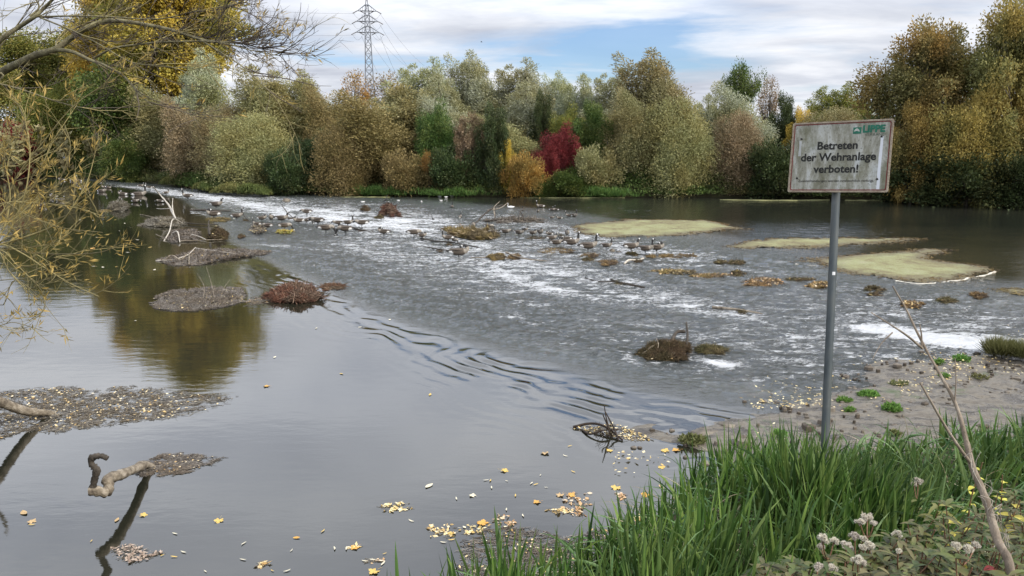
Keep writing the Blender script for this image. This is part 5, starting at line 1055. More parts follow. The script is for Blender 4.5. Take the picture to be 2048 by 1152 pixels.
def bird_mesh(pose, legs=True, mats=GM_, body=BODY, side=0.0, neckk=1.0, swan=False):
    mb = MB(); base = .34 if legs else .055; sp_ = [(x, z + base, r, m) for x, z, r, m in body + NECKS[pose]]
    nb = len(body); pts = []; sq = []
    for i, (x, z, r, m) in enumerate(sp_): pts.append((x, side * max(0, i - nb) * .02, z)); sq.append(.94 if i < nb else 1.05)
    R = [s[2] for s in sp_]; M = [s[3] for s in sp_]
    R = [r * (1.0 if i < nb or swan else 1.28) for i, r in enumerate(R)]
    P = []; RR = []; MM = []; SQ = []
    for i in range(len(pts) - 1):    # one intermediate ring each
        P += [np.array(pts[i]), (np.array(pts[i]) + np.array(pts[i + 1])) / 2]; RR += [R[i], (R[i] + R[i + 1]) / 2 + .001]; MM += [M[i], M[i]]; SQ += [sq[i], sq[i]]
    P.append(np.array(pts[-1])); RR.append(R[-1]); MM.append(M[-1]); SQ.append(1)
    n = 12; tube(mb, P, RR, n, MM, True, SQ)
    # darker wings folded on the back and white belly at the rear: recolour the faces of the body rings
    if not swan:
        f = mb.m[0]; nr = len(P) - 1; V = mb.v[0].reshape(len(P), n, 3)
        for i in range(nr):
            for j in range(n):
                c = (V[i, j] + V[i, (j + 1) % n] + V[i + 1, j] + V[i + 1, (j + 1) % n]) / 4; k = i * n + j
                if c[0] < .12 and i < 2 * nb and c[2] > base + .015: f[k] = 4 if c[0] > -.36 else 2
                elif c[0] < -.27 and i < 2 * nb and c[2] < base - .02: f[k] = 3
                elif i >= 2 * nb and MM[i] == 3: f[k] = 3 if c[2] < P[i][2] + .012 or abs(c[1]) > .03 else 2
        # wing tips crossing over the rump
        for s in (-1, 1):
            tube(mb, [(.12, s * .085, base + .05), (-.05, s * .10, base + .07), (-.25, s * .06, base + .075), (-.42, s * .012, base + .05)], [.04, .07, .05, .01], 8, 4, True, .6)
    if legs:
        for s in (-1, 1):
            tube(mb, [(-.02, s * .06, base - .10), (0, s * .06, base - .2), (.01, s * .06, base - .24)], [.03, .014, .012], 6, 2); tube(mb, [(.01, s * .06, base - .23), (-.005, s * .06, 0.0), (-.005, s * .06, -.08)], [.010, .010, .011], 5, 2)
            mb.add([(-.03, s * .06, .012), (.075, s * .06 - .045, .004), (.09, s * .06, .006), (.075, s * .06 + .045, .004)], [(0, 1, 2, 3)], 2)
    return mb.mesh('goose', mats)
POSE = {}
for k in NECKS: POSE[k] = bird_mesh(k)
POSE['swim'] = bird_mesh('up', False); POSE['swimlow'] = bird_mesh('mid', False); POSE['swimtuck'] = bird_mesh('tuck', False); POSE['sit'] = bird_mesh('up', False); POSE['dab'] = bird_mesh('down', False)
# (px of the body, py of the feet or waterline, pose, facing in degrees, body length px, label)
GEESE = [
 (124, 361, 'swimtuck', 180, 10, 'furthest goose resting on the water, left of the far swimming pair'),
 (147, 362, 'swim', 0, 10, 'left goose of the far swimming pair by the left bank'),
 (158, 363, 'swim', 180, 10, 'right goose of the far swimming pair by the left bank'),
 (168, 375, 'swimlow', 0, 12, 'goose swimming low just below the far pair at left'),
 (211, 376, 'swim', 200, 10, 'small goose swimming above the pale floating pair, far left'),
 (217, 377, 'swimlow', 0, 8, 'smallest far goose at the dark edge of the weir foam'),
 (204, 384, 'swimlow', 0, 15, 'pale goose swimming right in the middle of the dark left pool'),
 (246, 390, 'swimtuck', 180, 14, 'goose with tucked head swimming left of the long upright one'),
 (278, 391, 'swim', 0, 20, 'goose swimming right with upright neck behind the willow twigs'),
 (299, 376, 'swim', 180, 9, 'tiny goose in the far foam right of the spit, facing left'),
 (281, 373, 'swimlow', 0, 9, 'tiny goose in the far foam facing right'),
 (332, 391, 'up', 40, 9, 'goose standing where the dark water meets the far foam'),
 (376, 401, 'up', 180, 15, 'goose facing left alone in front of the far foam'),
 (108, 395, 'swimtuck', 180, 13, 'pale goose floating behind the willow twigs, upper of two'),
 (121, 402, 'swimlow', 0, 12, 'goose floating behind the willow twigs, lower of two'),
 (86, 413, 'swimtuck', 0, 10, 'lowest floating goose, seen through the willow twigs'),
 (271, 405, 'dab', 0, 13, 'goose dabbling on the dark water above the forked branch'),
 (321, 405, 'dab', 180, 11, 'goose dabbling right of the forked bleached branch'),
 (433, 421, 'mid', 0, 19, 'goose standing on the log at upper left with white rump'),
 (428, 441, 'tuck', 180, 20, 'dark goose preening on the straw strip below the log'),
 (474, 443, 'up', 0, 17, 'tall goose with upright black neck left of the preening trio'),
 (524, 446, 'tuck', 20, 14, 'left goose of the preening trio'),
 (543, 447, 'tuck', -90, 13, 'middle goose of the preening trio, chest to the viewer'),
 (564, 449, 'mid', 10, 19, 'right goose of the preening trio'),
 (598, 452, 'tuck', 200, 16, 'goose with hidden head just left of the dark log'),
 (614, 434, 'down', 180, 16, 'goose wading alone in the foam above the dark log'),
 (636, 454, 'down', 180, 20, 'goose feeding in front of the right end of the dark log'),
 (614, 450, 'feed', 0, 13, 'goose half hidden in front of the left end of the dark log'),
 (536, 462, 'feed', 180, 16, 'goose feeding below the preening trio'),
 (515, 461, 'sit', 180, 13, 'goose sitting upright behind the pale brown heap'),
 (570, 463, 'feed', 0, 18, 'goose feeding on the patch of bright yellow leaves'),
 (652, 470, 'feed', 0, 22, 'left goose of the two that feed head to head'),
 (691, 472, 'feed', 180, 22, 'right goose of the two that feed head to head'),
 (676, 455, 'down', 180, 14, 'goose at the upper end of the thin slanting log'),
 (696, 456, 'up', 0, 16, 'goose with upright neck on the thin slanting log'),
 (724, 458, 'down', 180, 19, 'goose stooping at the lower end of the thin slanting log'),
 (768, 476, 'tuck', 180, 18, 'goose alone in the foam between the slanting log and the long branch'),
 (828, 478, 'feed', 0, 20, 'left of two geese at the upper end of the long dark branch'),
 (844, 481, 'tuck', 0, 14, 'right of two geese at the upper end of the long dark branch'),
 (896, 487, 'up', 180, 17, 'goose with upright neck on the middle of the long dark branch'),
 (909, 490, 'feed', -60, 14, 'goose preening right beside the upright one on the long branch'),
 (918, 524, 'tuck', 10, 30, 'largest goose, preening at the edge of the dark slick in mid picture'),
 (947, 461, 'tuck', -90, 12, 'left of two geese behind the golden grass clump'),
 (977, 462, 'feed', 0, 14, 'right of two geese behind the golden grass clump'),
 (986, 472, 'feed', 180, 12, 'goose rooting at the right end of the golden grass clump'),
 (1011, 474, 'down', 0, 16, 'goose stooping just right of the golden grass clump'),
 (1038, 476, 'mid', -30, 16, 'goose on the dark litter left of the row of preening geese'),
 (1050, 466, 'up', 0, 9, 'small upright goose at the left of the row of preening geese'),
 (1065, 475, 'tuck', 0, 13, 'first preening goose of the row, left of the white breasted one'),
 (1080, 475, 'tuck', -70, 12, 'second preening goose of the row, breast towards the viewer'),
 (1099, 476, 'tuck', 180, 11, 'third preening goose of the row, facing left'),
 (1134, 477, 'tuck', -80, 12, 'preening goose standing apart below the duckweed tip'),
 (1103, 487, 'mid', 0, 16, 'upper left goose of the group of five on the litter strip'),
 (1112, 498, 'mid', 0, 19, 'lower left goose of the group of five on the litter strip'),
 (1133, 489, 'down', 180, 16, 'half hidden goose at the back of the group of five'),
 (1142, 500, 'up', 0, 23, 'front goose of the group of five with raised head'),
 (1176, 509, 'up', 0, 26, 'goose standing on the straw lump left of the tallest goose'),
 (1212, 503, 'up', 0, 17, 'tallest goose on the right, beside the black stones'),
 (1262, 508, 'mid', 0, 23, 'first of the last three geese on the right, on a dark stone'),
 (1290, 512, 'up', 0, 22, 'middle one of the last three geese on the right'),
 (1313, 510, 'tuck', 0, 22, 'rightmost goose, dark, standing on the straw strip'),
 (904, 416, 'swim', -90, 8, 'small far goose with pale chest above the driftwood pile, at left'),
 (920, 437, 'swim', 90, 8, 'small dark bird upright in the water left of the driftwood pile'),
 (1081, 415, 'swim', 180, 12, 'far goose swimming above the right end of the driftwood pile'),
 (1076, 425, 'swim', -90, 8, 'far goose facing the viewer just right of the driftwood pile'),
 (1045, 422, 'swim', -90, 6, 'very small far bird between the swan and the driftwood pile'),
 (1104, 422, 'swim', 0, 9, 'left one of a close far pair right of the driftwood pile'),
 (1112, 422, 'swimlow', 180, 9, 'right one of a close far pair right of the driftwood pile'),
 (1138, 434, 'swim', 180, 10, 'left one of the two necks up swimmers near the duckweed tip'),
 (1149, 434, 'swim', -80, 10, 'right one of the two necks up swimmers near the duckweed tip'),
 (1103, 438, 'swim', 0, 8, 'low swimmer right of the dark driftwood end'),
 (1119, 439, 'swimlow', 180, 9, 'last low swimmer between the driftwood and the duckweed tip'),
 (1028, 441, 'feed', 180, 8, 'dark goose standing inside the driftwood pile'),
]
def put_bird(me, px, py, rz, lpx, label, cat='goose', name='goose', group='geese on the weir', L0=.80, dz=0.0):
    g = on_water(px, py); zc = g[1] * CP - (g[2] - CAMH) * SP; s = lpx / F * zc / L0
    o = bpy.data.objects.new(name, me); COL.objects.link(o); o.location = (g[0], g[1], g[2] + dz + (.07 if g[1] < 70 else .03)); o.rotation_euler = (0, 0, math.radians(rz)); o.scale = (s, s, s)
    return tag(o, label, cat, group)
rb = random.Random(5)
for px, py, ps, rz, l, lb in GEESE:
    sw = ps in ('swim', 'swimlow', 'swimtuck', 'dab', 'sit'); k = 1.12 if abs(abs(rz) - 90) > 25 else 1.5
    put_bird(POSE[ps], px, py, rz + rb.uniform(-14, 14), l * k * 1.42, lb, L0=.86, dz=(.35 if ps == 'sit' else (.0 if not sw else .03)))
# the wing the largest goose spreads
g0 = on_water(918, 524)
# swan, gulls, cormorant
SW_B = [(-.50, .09, .012, 0), (-.42, .06, .05, 0), (-.30, .03, .11, 0), (-.15, .01, .155, 0), (0, 0, .17, 0), (.14, .0, .16, 0), (.24, .02, .12, 0)]
NECKS['swan'] = [(.30, .07, .075, 0), (.345, .14, .045, 0), (.34, .22, .034, 0), (.30, .30, .030, 0), (.28, .38, .029, 0), (.30, .45, .030, 0), (.345, .48, .037, 0), (.385, .47, .034, 0), (.42, .45, .018, 1), (.46, .43, .006, 1)]
wm, bm = GWHITE, feather('orange_bill', [(.5, .16, .03), (.6, .2, .05)])
SWAN = bird_mesh('swan', False, [wm, bm], SW_B, swan=True)
put_bird(SWAN, 1021, 417, 175, 16, 'white swan swimming above the driftwood pile', 'swan', 'swan', None, .95)
NECKS['gull'] = [(.26, .07, .075, 0), (.31, .11, .055, 0), (.35, .135, .050, 0), (.39, .13, .04, 0), (.42, .12, .016, 1), (.46, .11, .006, 1)]
GULL = bird_mesh('gull', False, [wm, bm], SW_B, swan=True)
for px, py, rz, l, lb in ((843, 404, -90, 9, 'white gull with upright white breast on the far water'), (726, 405, 0, 9, 'white gull resting left of the cormorant on the far foam'), (880, 394, 0, 9, 'leftmost of three white gulls near the far bank'), (892, 395, 180, 8, 'middle one of three white gulls near the far bank'), (904, 393, 0, 9, 'rightmost of three white gulls near the far bank'), (797, 402, 0, 7, 'small white gull between the cormorant and the upright gull'), (882, 402, 180, 7, 'small white gull below the three near the far bank')):
    put_bird(GULL, px, py, rz, l, lb, 'gull', 'gull', 'gulls on the far water', .95)
BODYC = [(-.40, -.20, .02, 0), (-.30, -.14, .05, 0), (-.18, -.05, .09, 0), (-.05, .05, .11, 0), (.05, .16, .10, 0), (.10, .26, .07, 0)]
NECKS['corm'] = [(.12, .35, .045, 0), (.13, .43, .034, 0), (.12, .50, .030, 0), (.13, .56, .032, 0), (.17, .60, .034, 0), (.21, .61, .024, 0), (.26, .62, .010, 1), (.30, .61, .005, 1)]
CORM = bird_mesh('corm', True, [GBLACK, bm, GBLACK], BODYC, swan=True)
put_bird(CORM, 773, 426, 20, 11, 'black cormorant perched on the reddish mound', 'cormorant', 'cormorant', None, .7, .75)
put_bird(CORM, 870 - 4, 441, 170, 12, 'black cormorant low in the foam left of the golden grass clump', 'cormorant', 'cormorant', None, .7, -.25)
FLY = None
def flying_bird():
    p = np.array([*at_y(963, 84, 150)]); mb = MB(); tube(mb, [(-.2, 0, 0), (-.1, 0, 0), (.05, 0, 0), (.2, 0, .02)], [.01, .05, .055, .01], 6)
    for s in (-1, 1): mb.add([(.08, 0, 0), (-.08, 0, 0), (-.12, s * .3, .12), (.0, s * .34, .12), (-.16, s * .6, .06)], [(0, 1, 2, 3)]); mb.add([(-.12, s * .3, .12), (.0, s * .34, .12), (-.16, s * .62, .05)], [(0, 1, 2)])
    o = mb.build('flying_bird', GBLACK); o.location = (p[0], 150, p[1]); tag(o, 'tiny dark bird flying in the sky above the silver willows', 'bird')
flying_bird()

# ------------------------------------------------------------------ floating leaves in front
def leaf_mesh(kind, seed, m):
    rng = np.random.default_rng(seed); mb = MB()
    if kind == 'maple':
        ang = []; k = 30
        for i in range(k):
            t = -math.pi + 2 * math.pi * i / k; r = .5 * (.62 + .38 * abs(math.cos(2.5 * t)) ** .8) * (1 + .10 * math.cos(15 * t)) * (.55 if abs(t) > 2.9 else 1); ang.append((r * math.cos(t) * 1.05, r * math.sin(t) * 1.0, .0))
        ang = np.array(ang); ang[:, 2] = .10 * np.abs(ang[:, 1]) ** 1.2 + .05 * np.sin(ang[:, 0] * 7 + seed); mb.add(np.vstack([ang, [0, 0, .02]]), [(i, (i + 1) % k, k) for i in range(k)])
        tube(mb, [(-.45, 0, .01), (-.7, .03, .03), (-.9, .06, .01)], [.012, .01, .008], 4)
    else:
        k = 12; w = .11 if kind == 'willow' else .24; V = []
        for i in range(k + 1):
            t = i / k; h = w * math.sin(math.pi * t) ** .8 + .002; b = .10 * math.sin(t * 2.6 + seed); V += [(t - .5, b - h, .03 * h), (t - .5, b, .0), (t - .5, b + h, .04 * h)]
        V = np.array(V); V[:, 2] += .05 * (V[:, 0] * 2) ** 2
        mb.add(V, [(3 * i + j, 3 * i + 3 + j, 3 * i + 4 + j, 3 * i + 1 + j) for i in range(k) for j in (0, 1)])
    return mb.mesh('floating_leaf', [m], True)
def leafmat(name, cs): return simple(name, cs, 6, .6, bs=.2)
LY = leafmat('leaf_yellow', [(.42, .28, .06), (.60, .44, .14)]); LT = leafmat('leaf_tan', [(.34, .22, .10), (.52, .38, .20)]); LP = leafmat('leaf_pale', [(.48, .43, .30), (.66, .62, .48)]); LO = leafmat('leaf_orange', [(.45, .22, .04), (.60, .36, .09)])
LM = {('maple', i): leaf_mesh('maple', i, LY) for i in range(3)}; LM.update({('willow', i): leaf_mesh('willow', i, LP) for i in range(3)}); LM.update({('oval', i): leaf_mesh('oval', i, LT) for i in range(3)})
def float_leaf(px, py, kind, size, mt, label, seed):
    rg = random.Random(seed); g = on_water(px, py); o = bpy.data.objects.new('floating_leaf', LM[(kind, seed % 3)]); COL.objects.link(o)
    o.location = tuple(g + [0, 0, .012]); o.rotation_euler = (rg.uniform(-.12, .12), rg.uniform(-.12, .12), rg.uniform(0, 6.28)); o.scale = (size, size, size); o.material_slots[0].link = 'OBJECT'; o.material_slots[0].material = mt
    return tag(o, label, 'leaf', 'leaves floating on the calm water')
LL = [
 (965, 1047, 'maple', .20, LO, 'largest orange maple leaf floating above the reeds'), (438, 1042, 'maple', .15, LY, 'pale yellow star shaped leaf with stalk right of the dead limb reflection'), (287, 1031, 'maple', .12, LY, 'golden leaf beside the dark reflection of the dead limb'),
 (50, 1026, 'oval', .19, LT, 'dull pinkish leaf near the left edge, upper of two'), (64, 1044, 'maple', .13, LT, 'tan lobed leaf near the left edge, lower of two'), (234, 1041, 'oval', .12, LT, 'brown leaf lying on the dark reflection of the dead limb'),
 (533, 773, 'maple', .15, LO, 'lone orange leaf right of the large twig mat'), (748, 1144, 'maple', .16, LY, 'yellow leaf at the bottom edge left of the first reeds'), (904, 1068, 'maple', .13, LY, 'yellow leaf right of the leaf drift near the reeds'),
 (859, 973, 'oval', .19, LP, 'faint pale leaf just under the surface in the middle of the calm water'), (1074, 1005, 'maple', .13, LO, 'orange lobed leaf left of the hooked leaf drift'), (1142, 991, 'maple', .16, LO, 'big tan orange leaf at the top of the hooked leaf drift'), (1120, 991, 'maple', .14, LT, 'tan leaf left of the big tan orange one'),
 (1232, 976, 'maple', .18, LY, 'pale yellow leaf above the small pale drift'), (1292, 991, 'maple', .17, LO, 'orange tan leaf close to the tall reeds'), (1090, 907, 'maple', .17, LT, 'pale brown curled leaf below the black twigs'), (945, 992, 'maple', .12, LP, 'whitish curled leaf in the middle of the calm water'),
 (1009, 942, 'maple', .15, LY, 'greenish yellow leaf with stalk in the middle of the calm water'), (1330, 902, 'maple', .17, LY, 'bright yellow leaf at the mud edge'), (1352, 901, 'maple', .16, LO, 'orange leaf at the mud edge beside the yellow one'), (1323, 935, 'maple', .14, LY, 'yellow leaf below the mud edge'), (710, 1096, 'maple', .13, LO, 'orange yellow leaf at the bottom, right of the yellow cluster'),
 (593, 1077, 'oval', .11, LO, 'small orange leaf low in the calm water, left of middle'), (185, 497, 'maple', .25, LO, 'red orange leaf on the dark water under the willow twigs'), (1219, 902, 'maple', .13, LY, 'small yellow leaf below the black twig tangle'),
 (1322, 975, 'oval', .14, LT, 'tan leaf between the reeds and the mud edge')]
for i, (a, b, k, s, mt, lb) in enumerate(LL): float_leaf(a, b, k, s, mt, lb, i)
LANDM = [((240, 955), 'the crooked dead limb'), ((260, 1108), 'the small drift below the dead limb'), ((529, 1131), 'the bottom yellow cluster'), ((710, 1097), 'the row of three leaves'), ((794, 1015), 'the leftmost leaf drift'), ((882, 1062), 'the drift with yellow leaves'),
 ((965, 1047), 'the largest orange leaf'), ((1155, 1010), 'the hooked leaf drift'), ((1220, 870), 'the black twig tangle'), ((945, 992), 'the whitish curled leaf'), ((235, 417), 'the small grey mound'), ((390, 598), 'the oval twig mat'), ((430, 515), 'the long mat at the lip'), ((590, 590), 'the rusty heap'), ((533, 773), 'the lone orange leaf'), ((185, 497), 'the red orange leaf'), ((345, 450), 'the forked bleached branch')]
ORD = ['closest', 'second closest', 'third closest', 'fourth closest', 'fifth closest', 'sixth closest', 'seventh closest', 'eighth closest', 'ninth closest', 'tenth closest', 'eleventh closest', 'twelfth closest']
def place_labels(pts, what):
    g = {}
    for i, (a, b) in enumerate(pts):
        d, (lx, ly), nm = min((math.hypot(a - p[0], (b - p[1]) * 1.6), p, n) for p, n in LANDM)
        rel = ('right of' if a > lx else 'left of') if abs(a - lx) > abs(b - ly) else ('below' if b > ly else 'above'); g.setdefault((nm, rel), []).append((d, i))
    out = {}
    for (nm, rel), v in g.items():
        for k, (d, i) in enumerate(sorted(v)): out[i] = what + (', ' + ORD[k] if len(v) > 1 else '') + ' ' + rel + ' ' + nm
    return out
NAR = [(182, 1083), (350, 1068), (488, 1088), (645, 1063), (583, 1102), (668, 1098), (348, 1115), (367, 1105), (410, 1144), (64, 1050), (913, 998), (745, 1121), (769, 1108), (766, 1128), (1062, 967), (1072, 970), (1081, 951), (1131, 912), (1140, 893), (1013, 1020), (1092, 976), (1147, 944), (983, 976), (823, 1042), (325, 1112), (693, 1098), (887, 1085), (903, 1080), (919, 1057), (1047, 1032), (980, 962), (972, 961), (1013, 963), (1030, 992), (730, 1123), (574, 1142), (545, 1142), (486, 1120)]
nl_ = place_labels(NAR, 'narrow pale leaf')
for i, (a, b) in enumerate(NAR): float_leaf(a, b, 'willow', .11 if i % 4 else .07, LP if i % 3 else LY, nl_[i], 100 + i)
DARKN = [(230, 440), (262, 455), (240, 462), (215, 470), (195, 475), (256, 505), (245, 478), (205, 535), (188, 533), (234, 534), (308, 540), (275, 480), (300, 495), (170, 430), (160, 440), (330, 612), (632, 657), (780, 640), (683, 748), (720, 655), (550, 715), (860, 790), (250, 447), (187, 441), (222, 452), (270, 642)]
nl_ = place_labels(DARKN, 'tiny leaf speck')
for i, (a, b) in enumerate(DARKN): float_leaf(a, b, 'oval', .22 if b < 560 else .13, LP if i % 3 else LY, nl_[i], 200 + i)
LR = 'drifts of leaves near the reeds'
for i, (x, y, rx, ry, n, lb) in enumerate([(794, 1015, 34, 9, 110, 'drift of small leaves left of the reeds, most to the left'), (885, 1062, 30, 15, 110, 'drift of leaves with yellow ones just above the first reeds'), (1005, 1042, 22, 13, 80, 'drift of leaves beside the largest orange leaf'),
  (1155, 1010, 28, 24, 170, 'hooked drift of pale leaves in the gap of the reeds'), (1120, 1022, 26, 6, 70, 'thin row of leaves left of the hooked drift'), (1238, 992, 14, 9, 60, 'small pale drift below a pale yellow leaf'), (1285, 1045, 18, 18, 120, 'leaf drift caught behind the tall reeds'), (1365, 1010, 30, 16, 160, 'leaf drift between the tall reed stems'),
  (529, 1131, 14, 7, 45, 'yellow cluster of small leaves at the bottom of the calm water'), (710, 1097, 14, 4, 22, 'row of three leaves low left of the reeds'), (745, 1122, 24, 5, 24, 'loose leaves at the bottom left of the reeds'), (955, 1062, 30, 14, 70, 'scattered leaves among the first reeds'), (1460, 985, 40, 10, 60, 'leaves seen between the tall reeds right of the drift')]):
    raft('leaf_drift', ell(x, y, rx, ry, 14, i), 40 + n // 3, GREYT, lb, 'leaf drift', LR, (.03, .12), .003, .004, 0, int(n * .62), 300 + i, 1.0, lsz=(.025, .105), leafm=LEAFT)
raft('litter_mat', [(930, 1100), (960, 1062), (1020, 1055), (1080, 1062), (1130, 1075), (1200, 1060), (1300, 1040), (1300, 1160), (930, 1170)], 3800, GREYT, 'dull litter floating between the front reeds', 'litter mat', GM, (.04, .16), .004, .02, 0, 160, 350, .7, lsz=(.04, .08))
# leaves washed onto the mud and shallows, as things nobody would count
def shore_litter():
    rng = np.random.default_rng(4); n = 1500; px = rng.uniform(1230, 2080, n); py = 870 - (px - 1250) * .26 + rng.normal(0, 28, n) + 18
    P = [];
    for a, b in zip(px, py):
        g = on_plane(a, b, .0); P.append((g[0], g[1], 0))
    P = np.array(P); k = vnoise(P[:, 0] * .9, P[:, 1] * .9, 6) > .45; P = P[k]; n = len(P); P[:, 2] = np.array([mud_z(a, b) for a, b in P[:, :2]]) + .045
    D = rng.normal(size=(n, 3)) * [1, 1, .15]; Dn = nrm(D); q_ = nrm(np.cross(Dn, [0, 0, 1.0])); l = rng.uniform(.03, .10, n)[:, None]; wv = q_ * l * rng.uniform(.15, .4, (n, 1))
    V = np.stack([P, P + Dn * l * .5 + wv, P + Dn * l, P + Dn * l * .5 - wv], 1).reshape(-1, 3); mb = MB(); mb.add(V, np.arange(4 * n).reshape(-1, 4))
    tag(mb.build('shore_leaf_litter', LEAFT), 'scattered pale leaves in the shallows and on the mud', 'leaf litter', kind='stuff')
shore_litter()
# green tufts on the mud
def tuft(px, py, wpx, hh, label, seed, mt, n=500, grass=False):
    rng = np.random.default_rng(seed); x, y = on_plane(px, py, 0.1); z = mud_z(x, y); s = wpx / F * (y * CP) / 2; root = empty('weed_tuft', (x, y, z), 0, label, 'weed tuft', 'green tufts on the mud')
    a = rng.uniform(0, 6.28, n); r = rng.random(n) ** .6 * s; P = np.stack([r * np.cos(a), r * np.sin(a) * .8, hh * rng.random(n) * (1 - (r / s) ** 2 * .7)], 1); mb = MB()
    if grass: P[:, 2] *= .2; leaves(mb, P, np.stack([np.cos(a) * .5, np.sin(a) * .5, np.full(n, 1.)], 1) + rng.normal(size=(n, 3)) * .3, hh * rng.uniform(.6, 1.2, n), .02, rng)
    else: leaves(mb, P, rng.normal(size=(n, 3)) + [0, 0, .7], rng.uniform(.04, .11, n), rng.uniform(.02, .05, n), rng)
    mb.build('foliage', mt, root)
TG = island('tuft_green', [(.05, .11, .015), (.11, .21, .03), (.17, .28, .05)], .6, .3); TO = island('tuft_olive', [(.06, .07, .02), (.12, .13, .04), (.20, .20, .08)], .6, .25)
for i, a in enumerate([(2008, 692, 62, .50, 'large olive grass tussock at the right edge beside the foam', TO, 1500, True), (2060, 700, 50, .5, 'grass tussock cut by the right edge of the frame', TO, 900, True), (1925, 700, 36, .12, 'bright green weeds left of the grass tussock', TG, 420, False), (1880, 708, 20, .10, 'small green weeds left of the bright ones by the foam', TG, 160, False), (1738, 776, 44, .10, 'long low green tuft just right of the pole', TG, 500, False),
   (1785, 808, 40, .16, 'leafy bright green plant on the mud right of the pole', TG, 600, False), (1690, 792, 30, .08, 'small green tuft close to the pole', TG, 260, False), (1700, 812, 24, .05, 'tiny moss patch below the small tuft by the pole', TG, 160, False), (1890, 734, 26, .07, 'faint green tuft behind the dry stalk', TG, 160, False), (1800, 750, 40, .05, 'thin green strip on the mud behind the leafy plant', TO, 200, False),
   (1385, 878, 60, .10, 'matted grass clump at the left end of the mud', TO, 700, False), (1560, 870, 30, .08, 'low green tuft behind the tall reeds left of the pole', TG, 160, False), (1790, 862, 30, .06, 'low tuft behind the reeds right of the pole', TO, 140, False), (1960, 735, 40, .05, 'green strip on the mud near the right edge', TO, 160, False)]):
    tuft(a[0], a[1], a[2], a[3], a[4], i + 60, a[5], a[6], a[7])
# ------------------------------------------------------------------ near bank vegetation
def blades(mb, root, dirv, ln, wd, droop, rng, seg=6):
    """grass blades as folded tapering ribbons"""
    n = len(root); P = root.copy(); d = nrm(dirv); hd = d.copy(); hd[:, 2] = 0; hd = nrm(hd + 1e-6); side = nrm(np.cross(d, [0, 0, 1.0]) + rng.normal(size=(n, 3)) * .25); rows = []
    for i in range(seg + 1):
        t = i / seg; w_ = wd * (1 - t) ** .55 * (.55 + .9 * min(1, t * 3.0)) if t < 1 else wd * .02
        w_ = np.asarray(w_)[:, None]; fold = nrm(np.cross(side, d)); rows.append(np.stack([P - side * w_ * .5, P + fold * w_ * .18, P + side * w_ * .5], 1))
        P = P + d * (ln / seg)[:, None]; d = nrm(d + (hd * .6 + np.array([0, 0, -1.0])) * (droop * (t + .15) / seg * 2)[:, None])
    V = np.stack(rows, 1).reshape(-1, 3); b = np.arange(n)[:, None, None] * (seg + 1) * 3; k = np.arange(seg)[None, :, None] * 3; j = np.arange(2)[None, None, :]
    a = (b + k + j).reshape(-1); mb.add(V, np.stack([a, a + 1, a + 4, a + 3], 1))
def bank_points(n, rng, px0, px1, dmin, dmax, dens=None):
    """points on the near bank, given by photo column and by distance back (-) or down (+) from the brink"""
    X = []; m = 0
    while m < n:
        px = rng.uniform(px0, px1, n * 2); y = rng.uniform(1.2, 11, n * 2); x = (px - 1024) / F * (y * CP + 2.2 * SP); d = seg_dist(x, y, BRINK)
        k = (d > dmin) & (d < dmax)
        if dens is not None: k &= rng.random(n * 2) < dens(px, x, y, d)
        X.append(np.stack([x[k], y[k]], 1)); m += k.sum()
    X = np.concatenate(X)[:n]; return np.column_stack([X, ground_z(X[:, 0], X[:, 1])])
